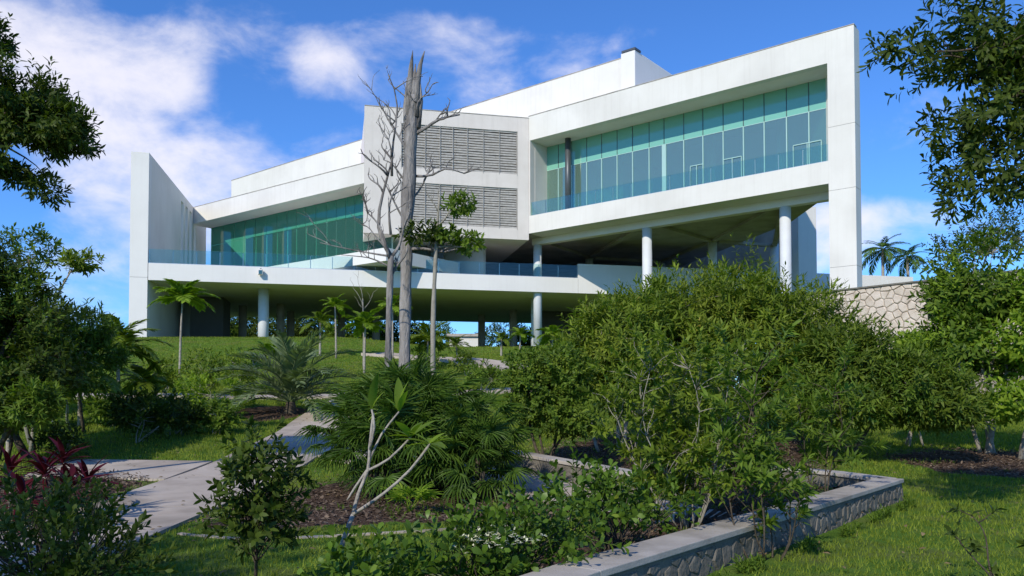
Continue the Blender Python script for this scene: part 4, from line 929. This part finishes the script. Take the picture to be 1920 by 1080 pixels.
tree('large_bush', at(1600, 17.5), 'dense green bush at the right side of the largest bush, hanging over the lawn', 'bush',
     [EP(1590, 695, 17.5, 95, 75, 1.2), EP(1680, 735, 17.2, 120, 65, 1.2), EP(1570, 760, 17, 90, 50, 1.0), EP(1760, 765, 17, 75, 42, .8)],
     2100, 9, .28, .20, .05, 'lf_olive', 43, 'bark_dark', mix='lf_mid', tr=.07, stems=3, stemspread=.4, nlimb=26, twigs=90, shape='lance', gap=.3, gapscale=1.3, up=.35)
tree('garden_tree', at(1870, 19.2), 'leafy tree on the right standing before the stone wall', 'tree',
     [EP(1830, 560, 19.5, 85, 75, 1.2), EP(1830, 490, 19.8, 70, 40, 1.0), EP(1800, 630, 19, 70, 40, 1.1), EP(1890, 660, 19, 80, 70, 1.2), EP(1790, 690, 18.6, 110, 60, 1.2), EP(1780, 560, 19.5, 50, 50, .8), EP(1950, 560, 19.5, 70, 70, 1.0)],
     1250, 9, .28, .20, .07, 'lf_mid', 47, 'bark', mix='lf_bright', tr=.10, stems=4, stemspread=.5, nlimb=34, twigs=90, gap=.46, shell=.4)
tree('garden_tree', at(1915, 18.0), 'tree with pale leaning trunk at the right edge of the lawn', 'tree',
     [EP(1960, 640, 18, 90, 70, 1.2), EP(1900, 760, 17.8, 60, 35, .7), EP(2000, 560, 18, 90, 80, 1.2)], 900, 9, .26, .18, .07, 'lf_bright', 48, 'bark', tr=.11, stems=1, nlimb=18, twigs=40, gap=.25)
tree('bright_bush', at(1720, 20.5), 'fresh green bush in front of the middle of the stone wall', 'bush', [EP(1745, 665, 20.5, 75, 38, 1.0), EP(1690, 690, 20.5, 50, 28, .7)], 700, 9, .24, .17, .07, 'lf_bright', 49, tr=.06, stems=3, nlimb=12, twigs=30, gap=.15)
tree('far_tree', W(1850, 520, 62)-Vector((0, 0, 3)), 'sparse hazy tree above the stone wall at the right', 'tree', [Ell(W(1850, 455, 62), (4.6, 3, 2.3)), Ell(W(1900, 430, 64), (3.5, 3, 1.8)), Ell(W(1790, 480, 62), (2.6, 2, 1.6))],
     520, 7, .6, .32, .13, 'lf_dark', 51, 'bark', .2, nlimb=34, twigs=160, gap=.45, shell=.3)
# open thin shrubs in the planter
def shrub_open(name, base, label, stems, mat, seed, L=.13, Wd=.035, m_=12, top=None, spread=.5, cat='shrub', nside=7, shape='lance', lean=0.):
    root = empty(name, base, label, cat); r = random.Random(seed); mb = MB(); P = []; T = []; H_ = top-base.z
    for s_ in range(stems):
        az = s_*2.4+r.random(); tipp = Vector((math.cos(az)*spread*r.uniform(.3, 1)+lean, math.sin(az)*spread*.7, H_*r.uniform(.7, 1.0))) if stems > 1 else Vector((lean, 0, H_))
        b0 = Vector((math.cos(az), math.sin(az), 0))*.08*(stems > 1)
        pts = limb(mb, b0, tipp, .011, .004, .10, 8, seed*5+s_, 6)
        for q in range(nside):
            i = r.randint(2, 8); u = pts[min(i, 8)]; e = Vector(((r.uniform(-1, 1)), r.uniform(-1, 1), r.uniform(.1, 1.1))).normalized()*H_*r.uniform(.10, .24)
            limb(mb, u, u+e, .007, .003, .12, 3, seed*11+s_*9+q, 4)
            P.append(u+e*.45); T.append(e*.9); P.append(u+e); T.append(e*.5)
        P.append(tipp); T.append(Vector((0, 0, .2)))
    mb.build('stems', M['bark_grey' if seed in (61, 62) else 'bark_dark'], root, True, world_coords=False)
    Pn = np.array(P); Tn = np.array(T); tl_ = np.linalg.norm(Tn, axis=1)*.9
    V, T3, Q4 = twig_leaves(Pn, Tn, tl_, m_, L, Wd, shape, .95, .15, seed, .3)
    link('foliage', np_mesh('foliage', V, [T3, Q4]), M[mat], root); return root
shrub_open('open_shrub', at(1290, 9.6), 'airy light green shrub with thin bare stems rising from the planter', 11, 'lf_bush', 61, top=EYE+ray(1300, 680)[1]*9.6, spread=.95, L=.125, Wd=.04, m_=14, nside=20)
shrub_open('open_shrub', at(1210, 9.9), 'airy shrub with pale twigs left of the planter stems', 6, 'lf_olive', 62, top=EYE+ray(1200, 740)[1]*9.9, spread=.6, L=.12, Wd=.04, m_=10, nside=12)
shrub_open('sapling', at(1416, 7.75), 'straight thin sapling growing in front of the planter coping', 2, 'lf_mid', 63, top=EYE+ray(1415, 690)[1]*7.75, spread=.06, L=.13, Wd=.034, m_=13, nside=26, cat='sapling')
shrub_open('sapling', at(1540, 11.6), 'taller sapling with drooping whorled leaves near the planter corner', 3, 'lf_mid', 64, top=EYE+ray(1530, 670)[1]*11.6, spread=.4, L=.18, Wd=.036, m_=15, nside=13, cat='sapling')
shrub_open('open_shrub', at(1400, 11.2), 'low leafy shrub inside the planter behind the straight sapling', 7, 'lf_bush', 67, top=EYE+ray(1400, 760)[1]*11.2, spread=.7, L=.12, Wd=.04, m_=12, nside=16)
shrub_open('leafy_weed', at(1450, 7.9), 'low leafy plant hugging the outside of the planter wall', 4, 'lf_mid', 65, top=.75, spread=.55, L=.12, Wd=.035, m_=9, nside=5)
shrub_open('leafy_weed', at(1880, 6.6), 'small twiggy plant at the lower right corner of the lawn', 4, 'lf_dark', 66, top=.62, spread=.5, L=.09, Wd=.035, m_=6, nside=3)
# left mass
tree('dark_tree', at(20, 17), 'big dark tree mass at the left edge below the overhanging branch', 'tree',
     [EP(10, 620, 17, 120, 110, 1.6), EP(-60, 560, 17, 120, 120, 1.6), EP(60, 690, 16.5, 80, 70, 1.1), EP(20, 760, 16, 90, 60, 1.0)], 1700, 9, .27, .17, .055, 'lf_dark', 71, 'bark_dark', mix='lf_mid', tr=.1, stems=4, nlimb=24, twigs=50, gap=.3)
tree('slender_tree', at(60, 19), 'slender tree with flat airy crown against the sky at the left', 'tree',
     [EP(40, 470, 19, 75, 32, .9), EP(-20, 500, 19, 80, 50, 1.0), EP(60, 515, 19, 45, 16, .5)], 330, 9, .22, .16, .05, 'lf_mid', 72, 'bark_grey', tr=.05, nlimb=22, twigs=60, gap=.42, gapscale=1.5)
D5 = 18.0; q5 = lambda px, py: W(px, py, D5)
lt = bare_tree('leaning_tree', 'thin leaning tree with one leafy tuft at its tip at the left', [at(60, D5), q5(80, 640), q5(105, 560), q5(135, 505)], [.05, .04, .028, .015], 33, [(q5(132, 510), q5(170, 490), .012), (q5(130, 515), q5(125, 485), .01)], 'bark_grey', sub=1)
foliage('leaf_tuft', lt, [EP(150, 492, D5, 42, 15, .3)], 60, 9, .14, .16, .05, 'lf_bush', 34, up=.3)
tree('slender_tree', hit(158, 812), 'slim tree with dark stem and drooping leaves above the red plants', 'tree', [EP(150, 620, 20, 65, 45, .8), EP(120, 650, 20, 60, 40, .8), EP(190, 670, 20, 45, 30, .6)], 620, 9, .25, .19, .045, 'lf_mid', 73, 'bark_dark', tr=.05, nlimb=14, twigs=30, gap=.2, shape='lance')
tree('slender_tree', hit(135, 812), 'slim tree with pale bent stem beside the dark one', 'tree', [EP(90, 700, 19, 60, 40, .7), EP(150, 715, 19, 40, 30, .5)], 330, 9, .25, .18, .045, 'lf_mid', 74, 'bark', tr=.045, nlimb=10, twigs=20, gap=.2, shape='lance')
tree('whorled_shrub', hit(60, 850), 'shrub with whorled drooping leaves behind the red plants', 'shrub', [EP(65, 770, 15.5, 50, 40, .5), EP(75, 745, 15.5, 30, 20, .4)], 170, 12, .14, .17, .04, 'lf_mid', 75, 'bark_dark', tr=.03, nlimb=10, twigs=10, shape='lance')
tree('dark_tree', at(-30, 24), 'dark tree behind the left edge trees', 'tree', [EP(-20, 650, 24, 100, 90, 1.6)], 800, 9, .3, .2, .07, 'lf_dark', 78, 'bark_dark', tr=.1, nlimb=14, twigs=30)
for i, (px, py0, top, rx, mat, lab) in enumerate([
    (270, 830, 745, 62, 'lf_dark', 'low dark shrub at the left of the shaded hedge row'), (330, 815, 748, 45, 'lf_dark', 'low dark shrub at the right end of the shaded hedge row'), (205, 800, 745, 40, 'lf_mid', 'small shrub left of the shaded hedge row'),
    (405, 815, 755, 36, 'lf_mid', 'multi stemmed light shrub right of the hedge row'), (380, 745, 655, 40, 'lf_bush', 'loose shrub on the slope right of the young palm'), (435, 735, 665, 40, 'lf_bush', 'loose shrub on the slope left of the date palm'),
    (300, 745, 680, 36, 'lf_bush', 'loose shrub on the slope left of the young palm'), (395, 770, 715, 60, 'lf_bright', 'bright grassy shrub below the slope shrubs'), (260, 760, 700, 30, 'lf_mid', 'small shrub between palm and slope'),
    (475, 690, 640, 25, 'lf_olive', 'small yellowish shrub above the date palm'), (905, 735, 682, 34, 'lf_mid', 'small round shrub beside the upper path'), (870, 705, 662, 28, 'lf_olive', 'low tuft beside the upper path bend'), (1085, 660, 632, 30, 'lf_bush', 'small shrub at the foot of the grassy mound'),
    (795, 692, 655, 40, 'lf_mid', 'low plants at the foot of the thin tree'), (110, 860, 790, 40, 'lf_dark', 'dark low shrub above the landing slab')]):
    p = hit(px, py0); zt = EYE+ray(px, top)[1]*p.y; hh = max(.35, zt-p.z); rx_ = rx*p.y/FPX
    tree('low_shrub', p, lab, 'shrub', [Ell((p.x, p.y, p.z+hh*.6), (rx_, rx_*.8, hh*.42)), Ell((p.x+rx_*.5, p.y, p.z+hh*.4), (rx_*.6, rx_*.6, hh*.35))], int(45+rx*1.9), 8, .24, .19 if p.y > 18 else .12, .06 if p.y > 18 else .042, mat, 200+i, 'bark_grey', tr=.025, stems=4, stemspread=.15, nlimb=8, twigs=15, gap=.3, spread=.9, fork=.25)

for i, (px, py0, top, key, lab) in enumerate([(100, 800, 735, 'soft', 'small feathery palm low at the left among the dark shrubs'), (15, 860, 720, 'soft', 'feathery palm frond cluster at the very left edge'), (270, 770, 700, 'soft', 'short feathery palm between the garden palm and the slope shrubs'), (505, 690, 655, 'bright', 'tiny bright palm above the date palm at the deck edge')]):
    p = hit(px, py0); zt = EYE+ray(px, top)[1]*p.y
    palm('garden_palm', p, max(.25, zt-p.z-.3), lab, key, 11, 1.15, 400+i, .04, 'bark', cat='palm tree')

# overhanging trees at the picture's top corners (their trunks stand outside the frame)
tree('overhanging_tree', (9.4, 8.6, 0), 'large leaved dark tree reaching in from the upper right corner', 'tree',
     [EP(1900, 60, 8.2, 200, 120, 1.0), EP(1790, 150, 8.0, 120, 65, .5), EP(1685, 92, 7.9, 70, 26, .3), EP(1890, 210, 8.2, 150, 95, .8), EP(1880, 320, 8.2, 110, 80, .6), EP(1760, 232, 8, 35, 14, .2), EP(1830, 300, 8.2, 60, 26, .4), EP(1850, 372, 8.2, 90, 26, .4), EP(2040, 150, 8.5, 170, 180, 1.3), EP(1800, 372, 8.1, 30, 12, .2), Ell((8.5, 8.5, 6.5), (2.0, 2.0, 1.5))],
     3300, 10, .17, .12, .036, 'lf_dark', 81, 'bark_dark', tr=.16, nlimb=46, twigs=150, gap=.34, shell=.1, shape='obov', up=.1, gapscale=1.6)
tree('overhanging_tree', (-11.5, 9.5, 0), 'fine leaved dark tree reaching in from the left edge', 'tree',
     [EP(30, 190, 12, 100, 75, 1.0), EP(90, 250, 12, 75, 45, .8), EP(40, 300, 12, 70, 45, .7), EP(120, 230, 11.8, 42, 30, .5), EP(90, 355, 12, 30, 14, .3), EP(-20, 65, 12, 34, 25, .5), EP(-120, 200, 12, 120, 140, 1.4)],
     3700, 9, .19, .13, .036, 'lf_dark', 82, 'bark_dark', tr=.18, nlimb=50, twigs=200, gap=.34, shell=.1, up=.2, gapscale=1.4)
# big shade trees standing beside and behind the viewpoint
for i, (x, y, zc, rr_) in enumerate([(-11.5, -4.5, 8.2, 3.0), (3.4, -6.0, 7.4, 2.3)]):
    tree('shade_tree', (x, y, 0), ['broad shade tree on the near left outside the view', 'smaller shade tree behind and right of the viewpoint'][i], 'tree',
         [Ell((x, y, zc), (rr_, rr_, rr_*.55)), Ell((x+1.6, y+.8, zc+.5), (rr_*.7, rr_*.7, rr_*.45))], 520, 8, .4, .22, .09, 'lf_dark', 300+i, 'bark_dark', tr=.22, nlimb=20, twigs=20, gap=.38, shell=.1)

# ------------------------------------------------------------------ near shrubs made of leafy shoots
def shoot_mesh(name, n, L, Wd, length, seed, shape='obov', ang=.95, mat=None):
    V, T3, Q4 = twig_leaves(np.array([[0, 0, 0.]]), np.array([[1., 0, 0.]]), length, n, L, Wd, shape, ang, .12, seed, .16)
    m = MB(); m.tube([(-.12, 0, -.02), (0, 0, 0), (length, 0, .0)], [.005, .004, .002], 5)
    nv = len(m.v); F4 = np.array([f for f in m.f if len(f) == 4]); F4b = Q4+nv
    me = np_mesh(name, np.concatenate([np.array(m.v), V]), [F4, T3+nv, F4b]); me.materials.append(M[mat]); return me
def shoot_shrub(name, base, ells, n, meshes, label, seed, cat='shrub', bark='bark_dark', up=.7, shell=.35, single=0):
    root = empty(name, base, label, cat); P, d = sample_crown(ells, n, seed, shell, .05); r = random.Random(seed); mb = MB(); b = Vector(base)
    for i, (p, dd) in enumerate(zip(P, d)):
        v_ = Vector(dd)+Vector((r.gauss(0, .3), r.gauss(0, .3), up+r.gauss(0, .2))); v_.normalize()
        loc = Vector(p)-b; place('leafy_shoot', r.choice(meshes), None, root, loc, math.atan2(v_.y, v_.x), math.asin(max(-1, min(1, v_.z))), r.uniform(.8, 1.2), r.uniform(0, 6.28))
        if single: 
            if i % 2 == 0: limb(mb, Vector((0, 0, max(.15, loc.z-.12-.5*math.hypot(loc.x, loc.y)))), loc, .005, .003, .1, 4, seed+i, 5)
        elif i % 3 == 0: limb(mb, Vector((r.uniform(-.05, .05), r.uniform(-.05, .05), -.03)), loc, .010, .004, .12, 5, seed+i, 5)
    if single: mb.tube([(0, 0, -.03), (.01, 0, single*.5), (0, 0, single)], [.016, .013, .005], 8)
    mb.build('stems', M[bark], root, True, world_coords=False); return root
sh_glossy = [shoot_mesh('shoot_glossy', 11, .085, .048, .24, k, 'obov', .9, 'lf_glossy') for k in range(4)]
sh_dark = [shoot_mesh('shoot_dark', 12, .075, .030, .20, k+5, 'oval', .85, 'lf_dark') for k in range(4)]
sh_sap = [shoot_mesh('shoot_sapling', 11, .085, .036, .15, k+9, 'oval', 1.0, 'lf_dark') for k in range(4)]
shoot_shrub('glossy_shrub', at(900, 6.2), [EP(960, 1040, 6.2, 130, 60, .5), EP(860, 1060, 6.0, 120, 55, .5), EP(1030, 990, 6.6, 90, 45, .4)], 190, sh_glossy, 'glossy rounded leaf shrub at the bottom centre, largest of its kind', 91)
shoot_shrub('glossy_shrub', at(1150, 7.6), [EP(1140, 950, 7.6, 90, 50, .4), EP(1080, 925, 7.8, 55, 35, .3), EP(1220, 950, 7.8, 70, 35, .35)], 130, sh_glossy, 'glossy shrub with upright shoots inside the planter beside the coping', 92)
shoot_shrub('glossy_shrub', at(690, 5.6), [EP(700, 1085, 5.5, 90, 35, .35)], 60, sh_glossy, 'low glossy shrub at the bottom edge near the bent pale stems', 93)
shoot_shrub('dark_shrub', at(120, 6.2), [EP(110, 1030, 6.2, 150, 75, .7), EP(40, 980, 6.4, 110, 60, .6), EP(190, 1060, 6.0, 80, 50, .5)], 230, sh_dark, 'dark shrub filling the bottom left corner', 94)
shoot_shrub('dark_shrub', at(150, 8.2), [EP(150, 960, 8.2, 80, 40, .5)], 60, sh_dark, 'dark shrub behind the bottom left corner one, against the path', 96)
p = at(482, 6.6)
shoot_shrub('young_tree', p, [EP(485, 930, 6.6, 62, 85, .35), EP(480, 860, 6.6, 42, 50, .25), EP(490, 990, 6.6, 62, 45, .35), EP(420, 950, 6.6, 30, 20, .15), EP(545, 885, 6.6, 28, 20, .15)], 165, sh_sap, 'dark conical young tree beside the footpath in the foreground', 95, 'tree', up=.35, shell=.2, single=1.2)
# white flowers on the glossy shrub
fl_ = empty('flower_cluster', W(925, 1010, 5.75), 'cluster of small cream flowers on the bottom centre shrub', 'flowers')
r_ = np.random.default_rng(4); nf_ = 70
Pf = r_.normal(0, 1, (nf_, 3))*np.array([.16, .06, .035]); Df = r_.normal(0, 1, (nf_*5, 3)); Df[:, 2] = abs(Df[:, 2])*.5
V, T3, Q4 = leaf_arrays(np.repeat(Pf, 5, 0), Df, np.tile([[0, 0, 1.]], (nf_*5, 1)), .028, .013, 'oval', .1)
link('petals', np_mesh('petals', V, [T3, Q4]), M['petal'], fl_)

# frangipani in the foreground
def one_leaf(name, L, Wd, mat, curl=.25, fold=.10, n=7, peak=.6):
    vs = []; fs = []
    for i in range(n+1):
        t = i/n; w = Wd*.5*math.sin(math.pi*(t**(1 if peak == .5 else .8))*.98)**.8 if 0 < t < 1 else .002; z = -curl*L*t*t+.1*L*t
        vs += [(L*t, -w, z+fold*w*2), (L*t, 0, z), (L*t, w, z+fold*w*2)]
    for i in range(n): b_ = i*3; fs += [(b_, b_+1, b_+4, b_+3), (b_+1, b_+2, b_+5, b_+4)]
    me = bpy.data.meshes.new(name); me.from_pydata(vs, [], fs); me.polygons.foreach_set('use_smooth', [True]*len(fs)); me.update(); me.materials.append(M[mat]); return me
DF = 7.7; qf = lambda px, py, dd=0: W(px, py, DF+dd); g0 = at(628, DF)
fr = empty('frangipani', g0, 'pale stemmed forked frangipani with few leaves in the foreground', 'small tree'); m = MB()
def stem(pts, r0, r1):
    c = catmull(pts, .12); m.tube(c, [.70*r0+.70*(r1-r0)*i/(len(c)-1) for i in range(len(c))], 10)
stem([g0-Vector((0, 0, .05)), qf(645, 1010), qf(662, 965)], .036, .031)
stem([qf(662, 965), qf(672, 925, .05), qf(690, 880, .08), qf(693, 840, .1), qf(700, 775, .1)], .027, .018)
stem([qf(662, 965), qf(720, 925, -.1), qf(770, 880, -.15), (qf(806, 832, -.2))], .026, .016)
stem([qf(651, 938, .05), qf(665, 915, .1), qf(688, 882, .1)], .013, .02)
stem([qf(690, 882, .08), qf(730, 860, 0), qf(770, 820, 0)], .020, .014)
stem([qf(692, 865, .1), qf(715, 815, .15), qf(748, 772, .2)], .018, .012)
stem([qf(693, 845, .1), qf(702, 800, .0), qf(697, 768, .05)], .017, .014)
m.build('stem', M['bark'], fr, True)
fleaf = one_leaf('leaf_blade', .31, .085, 'lf_bright'); fleaf2 = one_leaf('leaf_blade', .36, .095, 'lf_mid')
rf = random.Random(2)
for (px, py, dd, n_, el) in ((697, 768, .05, 4, 1.2), (748, 772, .2, 4, 1.1), (770, 820, 0, 10, .45), (806, 832, -.2, 11, .35), (690, 790, .1, 2, .9)):
    p = qf(px, py, dd)-g0
    for k in range(n_): place('leaf', rf.choice([fleaf, fleaf2]), None, fr, p, k*2.4+rf.random(), el+rf.uniform(-.35, .35), rf.uniform(.65, 1.1), rf.uniform(-.3, .3))

# red cordylines
cl_ = [one_leaf('leaf_blade', .46, .075, 'lf_red', .4+.25*k, .15, 7, .5) for k in range(3)]
for i, (px, d, hh, n_, lab) in enumerate([(45, 9.6, 0.44, 25, 'leftmost red cordyline with bright crimson crown'), (85, 10.4, 0.68, 28, 'tallest red cordyline in the middle of the group'), (130, 10.2, 0.50, 27, 'red cordyline right of the tallest one'),
                                          (165, 11.0, 0.48, 28, 'dark red cordyline nearest the concrete landing'), (20, 11.2, 0.56, 25, 'dark red cordyline at the left edge'), (105, 9.5, 0.28, 23, 'short red cordyline in front of the group'), (120, 11.8, 0.68, 27, 'red cordyline at the back of the group')]):
    p = at(px, d); ro = empty('red_cordyline', p, lab, 'plant', 'red cordylines'); r = random.Random(i); m = MB(); m.tube([(0, 0, -.03), (.02, 0, hh*.5), (0, .02, hh)], [.014, .012, .01], 6); m.build('stem', M['bark_grey'], ro, True, world_coords=False)
    for k in range(n_): f = k/n_; place('leaf', r.choice(cl_), None, ro, Vector((0, .01, hh-.10*f)), k*2.4+r.random()*.4, 1.3-1.55*f+r.uniform(-.1, .1), r.uniform(.75, 1.05), r.uniform(-.3, .3))

# ------------------------------------------------------------------ lawn blades, mulch chips
def scatter(n, xr, yr, f):
    X = rng.uniform(*xr, n); Y = rng.uniform(yr[0]**.5, yr[1]**.5, n)**2; k = f(X, Y); return X[k], Y[k]
def lawn_ok(X, Y):
    ok = np.abs(X) < Y*.72+1.0
    for P in BEDS: ok &= ~poly_in(P, X, Y)
    for P, w in PATHS: ok &= seg_dist(P, X, Y) > w+.03
    ok &= ~poly_in([(-6.2, 14.25), (-6.2, 16.65), (-9.35, 17.05), (-9.15, 14.85)], X, Y)
    ok &= seg_dist([(-.9, 3.7), (.62, 5.85), (3.3, 9.1), (6.15, 12.6), (5.15, 14.9)], X, Y) > .25
    return ok
def blades(name, X, Y, L, Wd, mat, label, lay=.55):
    n = len(X); P = np.stack([X, Y, gz(X, Y)-.005], 1); D = rng.normal(0, lay, (n, 3)); D[:, 2] = 1; U = rng.normal(0, 1, (n, 3)); U[:, 2] = 0
    V, T3, Q4 = leaf_arrays(P, D, U, L*rng.uniform(.5, 1.2, n), Wd, 'strap', .3, 0)
    V = V.reshape(n, 6, 3); Vv = V[:, [1, 2, 5]].reshape(-1, 3).copy(); base = P; Vv = Vv.reshape(n, 3, 3); Vv[:, 0, 2] = P[:, 2]; Vv[:, 1, 2] = P[:, 2]; Vv = Vv.reshape(-1, 3)
    T = (np.arange(n)*3)[:, None]+[[0, 1, 2]]
    tag(link(name, np_mesh(name, Vv, [T]), M[mat]), label, 'grass', kind='stuff')
X, Y = scatter(420000, (-18, 18), (4.5, 34), lawn_ok); blades('lawn_grass', X, Y, .055+.002*Y, .008+.0009*Y, 'blade', 'short mown grass blades across the near lawn')
X, Y = scatter(150000, (-36, 9), (30, 57), lambda X, Y: (np.abs(X) < Y*.6) & (seg_dist([(-30, 33), (-20, 30.8), (-12, 30), (-5.6, 30.2), (-1.5, 31.5), (3, 33.5), (6, 35)], X, Y) > .8) & (seg_dist([(8.5, 34.5), (4.5, 37.2), (1.2, 40.2), (-.6, 43), (-3, 45.5), (-6, 47.6), (-8.5, 49)], X, Y) > 1.05))
blades('slope_grass', X, Y, .10, .045, 'blade', 'mown grass covering the slope up to the building', .7)
n = 1500; X = rng.uniform(-13, 13, n); Y = rng.uniform(6, 27, n); P = np.stack([X, Y, gz(X, Y)+.055], 1); D = rng.normal(0, 1, (n, 3)); D[:, 2] *= .15; U = rng.normal(0, .25, (n, 3)); U[:, 2] = 1
V, T3, Q4 = leaf_arrays(P, D, U, rng.uniform(.05, .11, n), rng.uniform(.02, .045, n), 'oval', .2)
tag(link('leaf_litter', np_mesh('leaf_litter', V, [T3, Q4]), M['dry']), 'fallen dry leaves scattered over lawn and path', 'leaves', kind='stuff')
def mulch_ok(X, Y):
    ok = np.zeros(len(X), bool)
    for P in BEDS: ok |= poly_in(P, X, Y)
    for P, w in PATHS: ok &= seg_dist(P, X, Y) > w
    return ok
X, Y = scatter(120000, (-12, 15), (4.5, 24), mulch_ok); n = len(X)
P = np.stack([X, Y, gz(X, Y)+.03+rng.uniform(0, .03, n)], 1); D = rng.normal(0, 1, (n, 3)); D[:, 2] *= .3; U = rng.normal(0, .4, (n, 3)); U[:, 2] = 1
V, T3, Q4 = leaf_arrays(P, D, U, rng.uniform(.03, .11, n), rng.uniform(.012, .04, n), 'oval', .1)
tag(link('mulch_chips', np_mesh('mulch_chips', V, [T3, Q4]), M['chip']), 'brown bark chips and leaf litter over the beds', 'mulch', kind='stuff')
tt_ = rng.uniform(0, 1, 900); tt_ = tt_[(np.sin(tt_*37)+np.sin(tt_*83+1) > .35)]; NW = len(tt_); X = np.interp(tt_, [0, .45, 1], [.62, 3.3, 6.15])+.16+abs(rng.normal(0, .05, NW)); Y = np.interp(tt_, [0, .45, 1], [5.85, 9.1, 12.6])-.14-abs(rng.normal(0, .05, NW))
P = np.stack([X, Y, gz(X, Y)], 1); T = rng.normal(0, .35, (NW, 3)); T[:, 2] = 1
V, T3, Q4 = twig_leaves(P, T, .10*rng.uniform(.3, 1.4, NW), 6, .085, .014, 'lance', .7, .2, 8)
tag(link('edge_weeds', np_mesh('edge_weeds', V, [T3, Q4]), M['lf_mid']), 'ragged grass and weeds along the foot of the planter wall', 'weeds', kind='stuff')
# weeds and tufts creeping over the beds and edges
def weed_ok(X, Y):
    d = np.array([noise.noise(Vector((x*.8, y*.8, 3.3))) for x, y in zip(X, Y)]); ok = (d > .12) & mulch_ok(X, Y); return ok
X, Y = scatter(9000, (-9, 10), (5, 20), weed_ok); n = len(X); P = np.stack([X, Y, gz(X, Y)+.02], 1); T = rng.normal(0, .5, (n, 3)); T[:, 2] = 1
V, T3, Q4 = twig_leaves(P, T, .07, 6, .06, .018, 'lance', 1.0, .15, 5)
tag(link('bed_weeds', np_mesh('bed_weeds', V, [T3, Q4]), M['lf_mid']), 'small green weeds creeping over the mulch', 'weeds', kind='stuff')
